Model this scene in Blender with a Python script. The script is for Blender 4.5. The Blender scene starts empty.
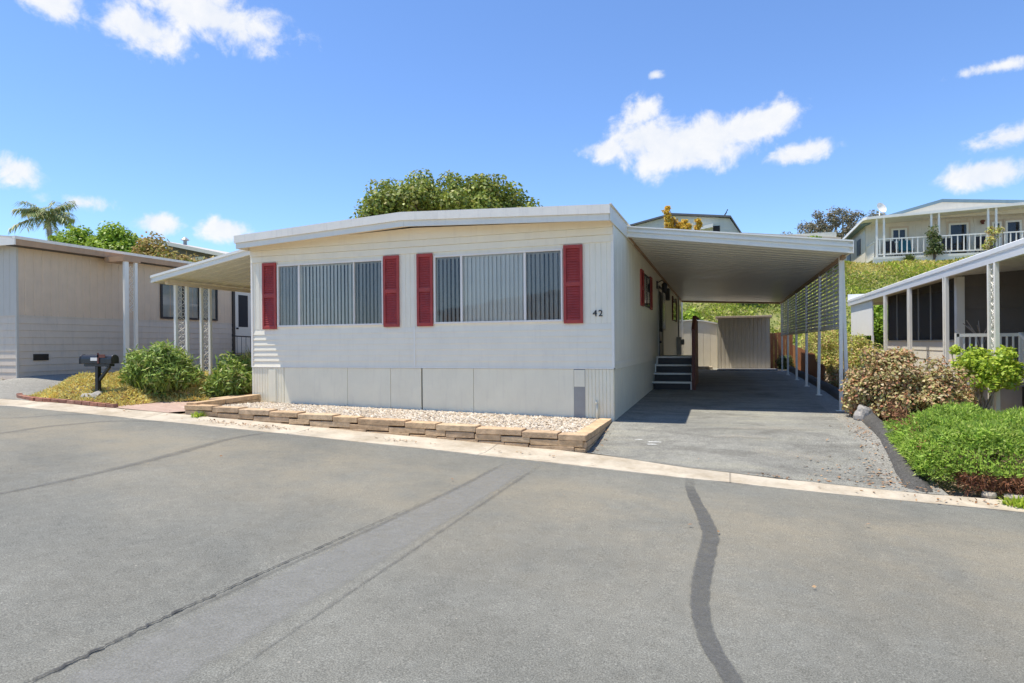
# the sky: size, spread (radians, across and up), tilt and density of each cloud, seen from the street
SKY_SAT, SKY_VAL, SKY_STR, CLOUD_V, SUN_STR, EXPOSURE = .97, 1.0, .091, 4.8, 2.75, 1.2
SKY_TINT = (.63, .80, 1.05)
CLOUDS = [((-.78,.80,.53),.13,.05,-14,1.0), ((-.87,.765,.50),.07,.04,-10,.9), ((-1.0,.72,.545),.05,.03,-25,.9), ((-1.06,.70,.28),.035,.025,0,.75),
          ((-.05,1.04,.312),.13,.05,6,1.15), ((-.115,1.02,.32),.09,.045,-5,1.05), ((.045,1.07,.342),.085,.034,12,1.05), ((-.125,1.02,.362),.04,.034,30,.75), ((-.175,1.0,.305),.05,.026,0,.9), ((.11,1.09,.296),.055,.020,8,.95), ((-.06,1.04,.287),.09,.02,-4,.8),
          ((.385,1.19,.262),.06,.025,0,1.1), ((.42,1.2,.32),.05,.02,12,.9), ((-.85,.77,.195),.04,.022,0,.9), ((-.745,.80,.183),.045,.022,0,1.0), ((-.955,.73,.226),.05,.015,0,.6), ((-.105,1.02,.421),.02,.01,0,.8), ((.405,1.194,.43),.05,.01,0,.7)]
import bpy, bmesh, math, random
import numpy as np
from mathutils import Vector, Matrix
random.seed(7); rng = np.random.default_rng(11)
S = bpy.context.scene; C = S.collection
CAM_H = 1.55                       # eye height above the road; heights below are written from eye level
R = math.radians

# ------------------------------------------------------------------ materials
def nodes(name):
    m = bpy.data.materials.new(name); m.use_nodes = True
    nt = m.node_tree; b = nt.nodes['Principled BSDF']
    return m, nt, b
def N(nt, t, **kw):
    n = nt.nodes.new(t)
    for k, v in kw.items():
        if k in n.inputs: n.inputs[k].default_value = v
        else: setattr(n, k, v)
    return n
def ramp(nt, fac, stops):
    r = nt.nodes.new('ShaderNodeValToRGB'); e = r.color_ramp.elements
    while len(e) < len(stops): e.new(0.5)
    for el, (p, c) in zip(e, stops):
        el.position = p; el.color = (*c, 1) if len(c) == 3 else c
    nt.links.new(fac, r.inputs[0]); return r.outputs[0]
def mixc(nt, fac, a, b, mode='MIX'):
    n = nt.nodes.new('ShaderNodeMix'); n.data_type = 'RGBA'; n.blend_type = mode
    for s, v in ((n.inputs[0], fac), (n.inputs[6], a), (n.inputs[7], b)):
        if hasattr(v, 'is_output'): nt.links.new(v, s)
        elif isinstance(v, tuple): s.default_value = (*v, 1)
        else: s.default_value = v
    return n.outputs[2]
def math_(nt, op, a, b=None, c=None, clamp=False):
    n = nt.nodes.new('ShaderNodeMath'); n.operation = op; n.use_clamp = clamp
    for i, v in enumerate((a, b, c)):
        if v is None: continue
        if hasattr(v, 'is_output'): nt.links.new(v, n.inputs[i])
        else: n.inputs[i].default_value = v
    return n.outputs[0]
def obco(nt): return nt.nodes.new('ShaderNodeTexCoord').outputs['Object']
def noise(nt, co, scale, detail=4, rough=.55, dist=0):
    n = N(nt, 'ShaderNodeTexNoise', Scale=scale, Detail=detail, Roughness=rough, Distortion=dist)
    nt.links.new(co, n.inputs['Vector']); return n.outputs['Fac']
def stretch(nt, co, sc):
    m = nt.nodes.new('ShaderNodeMapping'); m.inputs['Scale'].default_value = sc
    nt.links.new(co, m.inputs['Vector']); return m.outputs[0]
def bump(nt, b, h, strength, dist=.01):
    n = N(nt, 'ShaderNodeBump', Strength=strength, Distance=dist)
    nt.links.new(h, n.inputs['Height']); nt.links.new(n.outputs[0], b.inputs['Normal'])
def paint(name, col, rough=.5, var=.12, dirt=.25, dirtcol=None, metal=0, bumps=.04, sc=3.0):
    """painted or plain surface with faint mottling, streaky grime and a slightly uneven face"""
    m, nt, b = nodes(name); co = obco(nt)
    f1 = noise(nt, co, sc, 6, .6); st = noise(nt, stretch(nt, co, (6, 6, .7)), 2.2, 5, .65)
    dk = tuple(c*(1-var) for c in col); lt = tuple(min(1, c*(1+var*.5)) for c in col)
    base = ramp(nt, f1, [(.3, dk), (.7, lt)])
    dc = dirtcol or tuple(c*.62 for c in col)
    g = ramp(nt, st, [(.52, (0, 0, 0)), (.8, (1, 1, 1))])
    g = math_(nt, 'MULTIPLY', g, dirt)
    nt.links.new(mixc(nt, g, base, dc), b.inputs['Base Color'])
    rr = math_(nt, 'MULTIPLY_ADD', f1, .25, rough-.12); nt.links.new(rr, b.inputs['Roughness'])
    b.inputs['Metallic'].default_value = metal
    if bumps: bump(nt, b, noise(nt, co, 14, 3), bumps, .02)
    return m
def island(name, cols, rough=.75, trans=.0, clump=.0, clscale=1.5, spec=.3, k=1.0):
    """every loose piece (leaf, pebble, stone) takes its own shade from the list"""
    m, nt, b = nodes(name)
    r = nt.nodes.new('ShaderNodeNewGeometry').outputs['Random Per Island']
    n = len(cols); c = ramp(nt, r, [(i/max(1, n-1), tuple(min(.8, q*k) for q in cc)) for i, cc in enumerate(cols)])
    if clump:
        f = noise(nt, obco(nt), clscale, 3)
        g = ramp(nt, f, [(.32, (1-clump,)*3), (.68, (1+clump*.0+.0,)*3)])
        c = mixc(nt, 1.0, c, g, 'MULTIPLY')
    nt.links.new(c, b.inputs['Base Color']); b.inputs['Roughness'].default_value = rough
    b.inputs['Specular IOR Level'].default_value = spec
    if trans:
        t = nt.nodes.new('ShaderNodeBsdfTranslucent'); nt.links.new(c, t.inputs[0])
        mx = nt.nodes.new('ShaderNodeMixShader'); mx.inputs[0].default_value = trans
        nt.links.new(b.outputs[0], mx.inputs[1]); nt.links.new(t.outputs[0], mx.inputs[2])
        nt.links.new(mx.outputs[0], nt.nodes['Material Output'].inputs[0])
    return m
M = {}
M['white'] = paint('white_paint', (.86, .825, .72), .45, .05, .18)
M['siding'] = paint('pale_siding', (.885, .825, .65), .45, .04, .26, (.62, .56, .46), bumps=.12)
M['skirt'] = paint('pale_skirting', (.85, .805, .62), .45, .05, .32, (.6, .54, .44), bumps=.14)
M['roof_edge'] = paint('roof_edge', (.86, .80, .68), .5, .06, .3, (.42, .38, .32))
M['fascia'] = paint('fascia', (.80, .77, .66), .45, .05, .2)
M['lattice'] = paint('grey_lattice', (.66, .64, .58), .5, .08, .3)
M['bright'] = paint('bright_white_paint', (.92, .905, .87), .4, .03, .12)
M['soffit'] = paint('soffit', (.78, .66, .5), .6, .05, .2)
M['red'] = paint('red_shutter', (.40, .05, .04), .6, .22, .5, (.30, .10, .085), sc=5)
M['dark'] = paint('dark_trim', (.03, .026, .024), .5, .2, .2)
M['black'] = paint('black_metal', (.015, .015, .016), .38, .2, .3, (.05, .045, .04))
M['numb'] = paint('black_numeral', (.02, .02, .02), .5, .1, 0)
M['alu'] = paint('window_aluminium', (.84, .79, .70), .35, .05, .15)
M['galv'] = paint('grey_vent_metal', (.33, .33, .31), .4, .1, .2)
M['blind'] = paint('blind_slat', (.95, .90, .77), .6, .05, .05, bumps=0)
M['room'] = paint('dim_room', (.03, .03, .033), .9, .2, 0, bumps=0)
M['carport_under'] = paint('carport_pan', (.76, .73, .64), .36, .06, .35, (.44, .42, .36), sc=1.2)
M['tan'] = paint('tan_upper', (.72, .545, .37), .6, .07, .25, (.33, .28, .23))
M['taupe'] = paint('taupe_lap', (.66, .55, .42), .55, .07, .3, (.27, .25, .23))
M['brownroof'] = paint('brown_fascia', (.46, .29, .165), .6, .12, .4, (.2, .14, .1))
M['gravelroof'] = paint('roof_top', (.52, .49, .45), .8, .15, .4)
M['shed'] = paint('tan_shed', (.74, .66, .52), .5, .06, .35, (.36, .31, .24))
M['cream'] = paint('cream_wall', (.74, .69, .58), .6, .06, .2)
M['greenish'] = paint('grey_green_wall', (.58, .60, .52), .6, .05, .25)
M['blueroof'] = paint('slate_blue_roof', (.16, .25, .30), .6, .15, .3)
M['dkroof'] = paint('dark_roof_edge', (.13, .13, .13), .6, .2, .3)
M['wood'] = paint('redwood_fence', (.33, .13, .05), .7, .3, .5, (.16, .07, .04), sc=5)
M['rail'] = paint('stained_board', (.16, .05, .03), .6, .25, .4, (.08, .03, .02), sc=5)
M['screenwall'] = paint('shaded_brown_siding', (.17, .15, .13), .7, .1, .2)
M['bark'] = paint('bark', (.17, .13, .10), .9, .35, .4, bumps=.5, sc=9)
M['palebark'] = paint('pale_bark', (.42, .37, .31), .9, .3, .4, bumps=.4, sc=6)
M['concrete'] = paint('concrete', (.54, .475, .365), .85, .18, .45, (.36, .31, .25), bumps=.3, sc=2)
nt = M['concrete'].node_tree; b = nt.nodes['Principled BSDF']; src = b.inputs['Base Color'].links[0].from_socket; sx = nt.nodes.new('ShaderNodeSeparateXYZ'); nt.links.new(obco(nt), sx.inputs[0])
jt = math_(nt, 'LESS_THAN', math_(nt, 'FRACT', math_(nt, 'DIVIDE', sx.outputs[0], 3.05)), .007)
stn = ramp(nt, noise(nt, obco(nt), 1.4, 6, .75), [(.36, (.70, .66, .60)), (.58, (1, 1, 1))])
nt.links.new(mixc(nt, math_(nt, 'MULTIPLY', jt, .6), mixc(nt, 1.0, src, stn, 'MULTIPLY'), (.16, .14, .11)), b.inputs['Base Color'])
M['slab'] = paint('grey_concrete', (.36, .35, .33), .85, .18, .45, (.22, .21, .2), bumps=.3, sc=2)
M['rock'] = paint('grey_rock', (.34, .32, .29), .9, .3, .4, bumps=.6, sc=6)
M['brick'] = island('brick_edging', [(.30, .11, .07), (.36, .17, .11), (.27, .13, .09), (.4, .22, .15)], .85, k=1.3)
M['stone'] = island('sandstone_block', [(.60, .415, .235), (.65, .46, .27), (.55, .37, .21), (.68, .50, .31), (.57, .40, .24), (.62, .45, .28), (.51, .36, .22)], .85, k=1.2)
M['pebble'] = island('pebble', [(.45, .37, .26), (.55, .49, .39), (.32, .26, .18), (.62, .57, .48), (.43, .33, .22), (.24, .20, .16), (.55, .48, .36)], .8, k=1.2)
M['curtain'] = paint('net_curtain', (.5, .5, .44), .8, .1, 0)
M['teal'] = paint('teal_cushion', (.03, .16, .2), .7, .2, .1)

# stone: add grain
def grain(m, sc, amount, st=.5):
    nt = m.node_tree; b = nt.nodes['Principled BSDF']
    src = b.inputs['Base Color'].links[0].from_socket; co = obco(nt)
    f = ramp(nt, noise(nt, co, sc, 6, .7), [(.3, (1-amount,)*3), (.72, (1,)*3)])
    nt.links.new(mixc(nt, 1.0, src, f, 'MULTIPLY'), b.inputs['Base Color'])
    bump(nt, b, noise(nt, co, sc*2, 5, .7), st, .02)
grain(M['stone'], 7, .5, .8); grain(M['brick'], 12, .4, .5)

# glass: a clear sheet with a Fresnel reflection
def glass(name, tint=(.96, .97, .97), gl=1.0, dark=0.0):
    m, nt, b = nodes(name); nt.nodes.remove(b)
    t = N(nt, 'ShaderNodeBsdfTransparent'); t.inputs[0].default_value = (*tint, 1)
    g = N(nt, 'ShaderNodeBsdfGlossy', Roughness=.015); g.inputs[0].default_value = (gl, gl, gl, 1)
    bp = N(nt, 'ShaderNodeBump', Strength=.05, Distance=.02)
    nt.links.new(noise(nt, obco(nt), 1.6, 2), bp.inputs['Height']); nt.links.new(bp.outputs[0], g.inputs['Normal'])
    f = N(nt, 'ShaderNodeFresnel', IOR=1.5)
    mx = nt.nodes.new('ShaderNodeMixShader')
    nt.links.new(f.outputs[0], mx.inputs[0]); nt.links.new(t.outputs[0], mx.inputs[1]); nt.links.new(g.outputs[0], mx.inputs[2])
    nt.links.new(mx.outputs[0], nt.nodes['Material Output'].inputs[0]); return m
M['glass'] = glass('window_glass')
def mesh_screen(name, col, dens):
    m, nt, b = nodes(name); b.inputs['Base Color'].default_value = (*col, 1); b.inputs['Roughness'].default_value = .8
    t = N(nt, 'ShaderNodeBsdfTransparent'); mx = nt.nodes.new('ShaderNodeMixShader'); mx.inputs[0].default_value = dens
    nt.links.new(t.outputs[0], mx.inputs[1]); nt.links.new(b.outputs[0], mx.inputs[2])
    nt.links.new(mx.outputs[0], nt.nodes['Material Output'].inputs[0]); return m
M['screen'] = mesh_screen('insect_screen', (.16, .16, .16), .26)
M['darkscreen'] = mesh_screen('porch_screen', (.035, .033, .03), .72)

# ground, road, driveway
def asphalt(name, base, tan=None, dark=None, band=False, fine=130):
    m, nt, b = nodes(name); co = obco(nt)
    sp = noise(nt, co, fine, 3, .7); md = noise(nt, co, 9, 5, .65); lg = noise(nt, co, .55, 5, .6, .4)
    c = ramp(nt, sp, [(.30, tuple(k*.50 for k in base)), (.52, base), (.72, tuple(min(.7, k*1.75) for k in base))])
    c = mixc(nt, 1.0, c, ramp(nt, md, [(.3, (.84,)*3), (.7, (1.08,)*3)]), 'MULTIPLY')
    c = mixc(nt, 1.0, c, ramp(nt, lg, [(.3, (.80,)*3), (.7, (1.12,)*3)]), 'MULTIPLY')
    if tan:
        v = N(nt, 'ShaderNodeTexVoronoi', Scale=75.0); nt.links.new(co, v.inputs['Vector'])
        agg = ramp(nt, v.outputs['Distance'], [(.10, (1, 1, 1)), (.26, (0, 0, 0))])
        if band:
            sx = nt.nodes.new('ShaderNodeSeparateXYZ'); nt.links.new(co, sx.inputs[0])
            d = math_(nt, 'MULTIPLY_ADD', sx.outputs[0], .06, sx.outputs[1])         # distance across the road
            wob = math_(nt, 'MULTIPLY_ADD', noise(nt, stretch(nt, co, (.4, 1, 1)), 1.3, 4), 1.6, -.8)
            d = math_(nt, 'ADD', d, wob)
            bm = ramp(nt, math_(nt, 'MULTIPLY', d, .1), [(.1, (.12,)*3), (.34, (.15,)*3), (.50, (.62,)*3), (.62, (.85,)*3), (.70, (.3,)*3), (.76, (.03,)*3)])
            msk = math_(nt, 'MULTIPLY', bm, ramp(nt, noise(nt, co, 1.1, 5, .7), [(.3, (.2,)*3), (.62, (1,)*3)]))
            c = mixc(nt, math_(nt, 'MULTIPLY', msk, .85), c, mixc(nt, 1.0, tan, ramp(nt, sp, [(.32, (.55,)*3), (.68, (1.4,)*3)]), 'MULTIPLY'))
            c = mixc(nt, math_(nt, 'MULTIPLY', agg, math_(nt, 'MULTIPLY_ADD', msk, .5, .10)), c, tuple(k*1.7 for k in tan))
        else:
            c = mixc(nt, math_(nt, 'MULTIPLY', agg, .25), c, tan)
    v2 = N(nt, 'ShaderNodeTexVoronoi', Scale=13.0); nt.links.new(co, v2.inputs['Vector'])
    chip = ramp(nt, v2.outputs['Distance'], [(.06, (1, 1, 1)), (.10, (0, 0, 0))])
    c = mixc(nt, math_(nt, 'MULTIPLY', math_(nt, 'MULTIPLY', chip, ramp(nt, noise(nt, co, 2.7, 3), [(.45, (.1,)*3), (.62, (1,)*3)])), .6), c, (.42, .38, .32))
    nt.links.new(c, b.inputs['Base Color']); b.inputs['Roughness'].default_value = .88
    b.inputs['Specular IOR Level'].default_value = .25
    bump(nt, b, math_(nt, 'MULTIPLY_ADD', sp, .7, md), .4, .01)
    return m
M['road'] = asphalt('road_asphalt', (.178, .180, .158), (.27, .235, .165), band=True)
M['drive'] = asphalt('driveway_asphalt', (.25, .247, .215), (.37, .335, .26), fine=80)
nt = M['drive'].node_tree; b = nt.nodes['Principled BSDF']; src = b.inputs['Base Color'].links[0].from_socket; co = obco(nt)
w1 = ramp(nt, noise(nt, stretch(nt, co, (.6, 1.5, 1)), 1.5, 7, .7, .6), [(.36, (.74, .73, .72)), (.5, (1, 1, 1)), (.66, (1.18, 1.16, 1.08))])
oil = ramp(nt, noise(nt, co, .9, 4, .6, .5), [(.60, (1, 1, 1)), (.72, (.66, .64, .62))])
nt.links.new(mixc(nt, 1.0, mixc(nt, 1.0, src, w1, 'MULTIPLY'), oil, 'MULTIPLY'), b.inputs['Base Color'])
M['drive_old'] = asphalt('old_asphalt', (.27, .26, .225), (.28, .25, .2), fine=60)
M['berm'] = asphalt('asphalt_berm', (.085, .082, .075), (.2, .17, .13), fine=60)
def soft_patch(name, base, opac):
    """a stain on the asphalt: 'fade' fades it out at the edges, noise breaks it up"""
    m, nt, b = nodes(name); co = obco(nt)
    c = ramp(nt, noise(nt, co, 90, 3, .7), [(.3, tuple(k*.65 for k in base)), (.7, tuple(k*1.35 for k in base))])
    nt.links.new(c, b.inputs['Base Color']); b.inputs['Roughness'].default_value = .8
    a = N(nt, 'ShaderNodeAttribute'); a.attribute_name = 'fade'
    k = math_(nt, 'MULTIPLY', a.outputs['Fac'], ramp(nt, noise(nt, co, 7, 6, .75), [(.25, (.3,)*3), (.6, (1,)*3)]))
    k = math_(nt, 'MULTIPLY', k, ramp(nt, math_(nt, 'ADD', noise(nt, co, 26, 5, .7), math_(nt, 'MULTIPLY_ADD', a.outputs['Fac'], .4, -.2)), [(.34, (.15,)*3), (.52, (1,)*3)]))
    k = math_(nt, 'MULTIPLY', k, opac, clamp=True)
    t = N(nt, 'ShaderNodeBsdfTransparent'); mx = nt.nodes.new('ShaderNodeMixShader')
    nt.links.new(k, mx.inputs[0]); nt.links.new(t.outputs[0], mx.inputs[1]); nt.links.new(b.outputs[0], mx.inputs[2])
    nt.links.new(mx.outputs[0], nt.nodes['Material Output'].inputs[0]); return m
M['tar'] = soft_patch('tar_seam', (.105, .104, .095), .8)
M['worn'] = soft_patch('worn_trench', (.27, .267, .245), .5)
M['crack'] = soft_patch('crack', (.03, .03, .03), 1.0)
M['tyre'] = soft_patch('tyre_mark', (.11, .108, .1), .36)
M['pale'] = soft_patch('pale_scuff', (.36, .34, .28), .6)
M['spot'] = soft_patch('paint_spot', (.6, .6, .56), .8)

m, nt, b = nodes('earth'); co = obco(nt)
sx = nt.nodes.new('ShaderNodeSeparateXYZ'); nt.links.new(co, sx.inputs[0])
dirt = ramp(nt, noise(nt, co, 6, 6, .7), [(.3, (.20, .14, .09)), (.7, (.36, .28, .19))])
grs = ramp(nt, noise(nt, co, 2.2, 6, .7), [(.32, (.10, .13, .03)), (.5, (.20, .22, .06)), (.68, (.34, .29, .12))])
hm = ramp(nt, math_(nt, 'MULTIPLY_ADD', sx.outputs[1], .05, -.95), [(.42, (0, 0, 0)), (.52, (1, 1, 1))])
nt.links.new(mixc(nt, hm, dirt, grs), b.inputs['Base Color']); b.inputs['Roughness'].default_value = .95
bump(nt, b, noise(nt, co, 20, 5, .7), .8, .04); M['earth'] = m
m, nt, b = nodes('pink_pavers'); co = obco(nt)
br = N(nt, 'ShaderNodeTexBrick', Scale=5.0); nt.links.new(co, br.inputs['Vector'])
br.inputs['Color1'].default_value = (.46, .31, .24, 1); br.inputs['Color2'].default_value = (.52, .38, .30, 1); br.inputs['Mortar'].default_value = (.40, .32, .25, 1)
br.inputs['Mortar Size'].default_value = .012
nt.links.new(mixc(nt, 1.0, br.outputs[0], ramp(nt, noise(nt, co, 5, 5, .7), [(.3, (.75,)*3), (.7, (1,)*3)]), 'MULTIPLY'), b.inputs['Base Color'])
b.inputs['Roughness'].default_value = .9; M['pavers'] = m

# foliage
M['lf_agap'] = island('strap_leaf', [(.07, .12, .02), (.13, .19, .035), (.20, .25, .05), (.05, .085, .018), (.27, .25, .10)], .55, .25, k=2.1)
M['lf_junip'] = island('juniper_spray', [(.105, .165, .026), (.15, .215, .038), (.185, .25, .05), (.07, .115, .018), (.22, .265, .07)], .6, .45, .38, 4.5, k=3.2)
M['lf_dry'] = island('dead_sprig', [(.16, .06, .035), (.22, .10, .05), (.12, .05, .03), (.28, .15, .07)], .85, .1, k=1.3)
M['lf_phot'] = island('bronze_leaf', [(.17, .16, .05), (.30, .28, .12), (.26, .10, .055), (.36, .30, .18), (.12, .13, .04), (.30, .17, .10)], .55, .25, .3, 3, k=2.2)
M['lf_lime'] = island('lime_leaf', [(.16, .24, .025), (.24, .32, .035), (.33, .37, .05), (.10, .17, .02)], .5, .35, k=1.8)
M['lf_ficus'] = island('ficus_leaf', [(.09, .13, .02), (.15, .19, .03), (.22, .24, .045), (.06, .095, .018), (.27, .24, .07)], .5, .25, .45, .9, k=2.2)
M['lf_bright'] = island('bright_leaf', [(.15, .24, .02), (.22, .31, .03), (.10, .17, .015), (.28, .34, .04)], .5, .3, .35, .9, k=1.8)
M['lf_orange'] = island('russet_leaf', [(.20, .19, .04), (.30, .18, .06), (.14, .17, .03), (.36, .24, .10)], .6, .25, .3, 1.2, k=1.8)
M['lf_gold'] = island('golden_leaf', [(.55, .32, .03), (.62, .40, .06), (.42, .24, .03), (.30, .28, .05)], .6, .35, k=1.5)
M['lf_euc'] = island('gum_leaf', [(.10, .105, .065), (.15, .14, .09), (.19, .15, .10), (.075, .08, .05)], .6, .2, .3, .8, k=1.7)
M['lf_palm'] = island('palm_leaflet', [(.08, .12, .04), (.13, .17, .06), (.18, .19, .08), (.22, .18, .09)], .5, .2, k=1.9)
M['lf_hill'] = island('hill_cover_leaf', [(.14, .19, .02), (.21, .26, .03), (.28, .30, .05), (.10, .15, .02), (.34, .29, .10)], .65, .25, .4, .7, k=2.1)
M['lf_yard'] = island('yard_leaf', [(.16, .20, .03), (.26, .28, .06), (.34, .28, .11), (.10, .13, .03), (.32, .18, .10)], .6, .3, .2, 2, k=2.4)
M['lf_dark'] = island('dark_leaf', [(.04, .07, .02), (.07, .10, .025), (.10, .12, .04), (.14, .13, .05)], .5, .2, k=1.6)
M['straw'] = island('dry_lawn_tuft', [(.44, .28, .075), (.52, .34, .10), (.38, .25, .07), (.34, .27, .07), (.56, .39, .15), (.30, .17, .06)], .85, .25, .3, 2.5, k=2.3)
M['litter'] = island('leaf_litter', [(.40, .22, .10), (.30, .15, .07), (.5, .33, .18), (.24, .14, .08)], .85, k=.85)

# ------------------------------------------------------------------ mesh builder
class MB:
    def __init__(s): s.v = []; s.f = []; s.mi = []; s.fade = []
    def add(s, vs, fs, mi=0):
        o = len(s.v); s.v += [tuple(v) for v in vs]; s.f += [tuple(i+o for i in f) for f in fs]; s.mi += [mi]*len(fs)
    def box(s, x0, x1, y0, y1, z0, z1, mi=0):
        s.add([(x0,y0,z0),(x1,y0,z0),(x1,y1,z0),(x0,y1,z0),(x0,y0,z1),(x1,y0,z1),(x1,y1,z1),(x0,y1,z1)],
              [(0,3,2,1),(4,5,6,7),(0,1,5,4),(1,2,6,5),(2,3,7,6),(3,0,4,7)], mi)
    def hexa(s, p, mi=0): s.add(p, [(0,3,2,1),(4,5,6,7),(0,1,5,4),(1,2,6,5),(2,3,7,6),(3,0,4,7)], mi)
    def bar(s, a, b, w, h=None, mi=0, up=(0,0,1)):
        h = h or w; a = Vector(a); b = Vector(b); d = (b-a).normalized(); u = Vector(up)
        if abs(d.dot(u)) > .95: u = Vector((0,1,0))
        r = d.cross(u).normalized()*w/2; t = r.cross(d).normalized()*h/2
        s.add([a-r-t, a+r-t, a+r+t, a-r+t, b-r-t, b+r-t, b+r+t, b-r+t], [(0,1,2,3),(7,6,5,4),(0,4,5,1),(1,5,6,2),(2,6,7,3),(3,7,4,0)], mi)
    def tube(s, pts, rad, n=6, mi=0, cap=True):
        pts = [Vector(p) for p in pts]; rr = rad if hasattr(rad, '__len__') else [rad]*len(pts); o = len(s.v)
        for i, p in enumerate(pts):
            d = (pts[min(i+1, len(pts)-1)]-pts[max(i-1, 0)]).normalized()
            u = Vector((0,0,1)) if abs(d.z) < .9 else Vector((1,0,0))
            a = d.cross(u).normalized(); b_ = d.cross(a)
            for k in range(n):
                t = 2*math.pi*k/n; s.v.append(tuple(p+(a*math.cos(t)+b_*math.sin(t))*rr[i]))
        for i in range(len(pts)-1):
            for k in range(n):
                s.f.append((o+i*n+k, o+i*n+(k+1)%n, o+(i+1)*n+(k+1)%n, o+(i+1)*n+k)); s.mi.append(mi)
        if cap:
            s.f.append(tuple(o+k for k in range(n))[::-1]); s.mi.append(mi)
            s.f.append(tuple(o+(len(pts)-1)*n+k for k in range(n))); s.mi.append(mi)
    def skin(s, A, B, mi=0, flip=False):          # quads between two equally long lines of points
        o = len(s.v); n = len(A); s.v += [tuple(p) for p in A]+[tuple(p) for p in B]
        for i in range(n-1):
            f = (o+i, o+i+1, o+n+i+1, o+n+i); s.f.append(f[::-1] if flip else f); s.mi.append(mi)
    def prism(s, poly, off, mi=0):                # polygon (3-D points) pushed along a vector
        n = len(poly); a = [Vector(p) for p in poly]; b_ = [p+Vector(off) for p in a]
        s.add(a+b_, [tuple(range(n))[::-1], tuple(range(n, 2*n))]+[(i, (i+1)%n, n+(i+1)%n, n+i) for i in range(n)], mi)
    def build(s, name, mats, parent=None, smooth=False, bevel=0, fix=True):
        me = bpy.data.meshes.new(name); me.from_pydata(s.v, [], s.f); 
        for k in (mats if isinstance(mats, (list, tuple)) else [mats]): me.materials.append(k)
        if max(s.mi, default=0): me.polygons.foreach_set('material_index', s.mi)
        if smooth: me.polygons.foreach_set('use_smooth', [True]*len(s.f))
        me.update()
        if fix:
            bm = bmesh.new(); bm.from_mesh(me); bmesh.ops.recalc_face_normals(bm, faces=bm.faces); bm.to_mesh(me); bm.free()
        if s.fade:
            at = me.attributes.new('fade', 'FLOAT', 'POINT'); at.data.foreach_set('value', s.fade)
        o = bpy.data.objects.new(name, me); C.objects.link(o)
        if parent: link_child(o, parent)
        if bevel:
            md = o.modifiers.new('edge', 'BEVEL'); md.width = bevel; md.segments = 2; md.limit_method = 'ANGLE'; md.angle_limit = R(40)
        return o
def root_of(o):
    while o.parent: o = o.parent
    return o
def link_child(o, p):
    o.parent = p
    q = p; off = Vector((0,0,0))
    while q: off += q.location; q = q.parent
    o.location = -off                             # meshes are written in scene coordinates
def tag(o, label=None, cat=None, group=None, kind=None):
    if label: o['label'] = label
    if cat: o['category'] = cat
    if group: o['group'] = group
    if kind: o['kind'] = kind
    return o
def thing(name, label, cat, loc, group=None):
    o = bpy.data.objects.new(name, None); o.empty_display_size = .2; o.location = loc; C.objects.link(o)
    return tag(o, label, cat, group)

# ------------------------------------------------------------------ the lie of the land (heights from eye level)
def ss(t): t = np.clip(t, 0, 1); return t*t*(3-2*t)
def zr(x):
    x = np.asarray(x, float)
    return np.where(x > 0, -1.55-.05*np.minimum(x, 25), np.where(x > -12, -1.55-.043*x, -1.034-.02*(np.maximum(x, -60)+12)))
def Yc(x): return np.interp(x, [-60, -12.3, -6.7, -4.2, -2.66, -1.37, -.3, .4, 1.66, 2.7, 10, 60], [7.9, 7.83, 7.74, 7.63, 7.56, 7.47, 7.40, 7.37, 7.40, 7.45, 7.5, 7.5])
def PAN(x): return np.interp(x, [-13, -9, -6, -3, -1.7, -.6, .5, 1.5, 2, 3], [.62, .6, .65, .71, .74, .46, .38, .31, .33, .4])
def lot(x, y):
    home = np.interp(y, [8, 10.4, 13, 16, 26, 40], [-1.33, -1.28, -1.22, -1.15, -1.1, -1.1])
    left = np.interp(x, [-60, -20, -15, -9.3], [-.5, -.6, -.66, -1.12])
    right = np.interp(y, [8, 12, 18, 25, 40], [-1.6, -1.45, -1.3, -1.15, -1.1])
    wl = ss((-9.0-x)/.6); wr = ss((x-2.25)/.5)
    return home*(1-wl)*(1-wr)+left*wl+right*wr
def H(x, y):
    x = np.asarray(x, float); y = np.asarray(y, float)
    t = ss((y-(Yc(x)+PAN(x)))/2.2); z = (zr(x)+.03)*(1-t)+lot(x, y)*t
    toe = np.interp(x, [-26, -12], [19.5, 29.3])
    hill = np.clip((y-toe)*.64, 0, 5.15); far = np.clip(y-toe-9, 0, 200)
    hb = hill+.02*far*ss(far/10)+np.where(hill > .2, .16*np.sin(x*1.3+y*.7)*np.sin(y*1.1-x*.4), 0)
    z = z+hb*np.where(y > toe, 1, 0)
    return np.where(y < Yc(x)+PAN(x), zr(x)-.0, z)
def h(x, y): return float(H(x, y))
def sheet(name, xs, ys, off, mat, keep=None, kind='structure', thick=0):
    """a draped sheet; xs, ys are arrays, or ys a function giving (y0, y1) for an x"""
    mb = MB(); n = len(xs)
    rows = []
    for x in xs:
        yy = ys(x) if callable(ys) else ys
        rows.append([(x, y, h(x, y)+off) for y in yy])
    for a, b_ in zip(rows, rows[1:]): mb.skin(a, b_)
    o = mb.build(name, mat, smooth=True, fix=False)
    bm = bmesh.new(); bm.from_mesh(o.data); bmesh.ops.remove_doubles(bm, verts=bm.verts, dist=1e-4); bmesh.ops.recalc_face_normals(bm, faces=bm.faces); bm.to_mesh(o.data); bm.free()
    if kind: o['kind'] = kind
    return o
def spans(*seg): return np.unique(np.concatenate([np.arange(a, b_, s) for a, b_, s in seg]))
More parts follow.
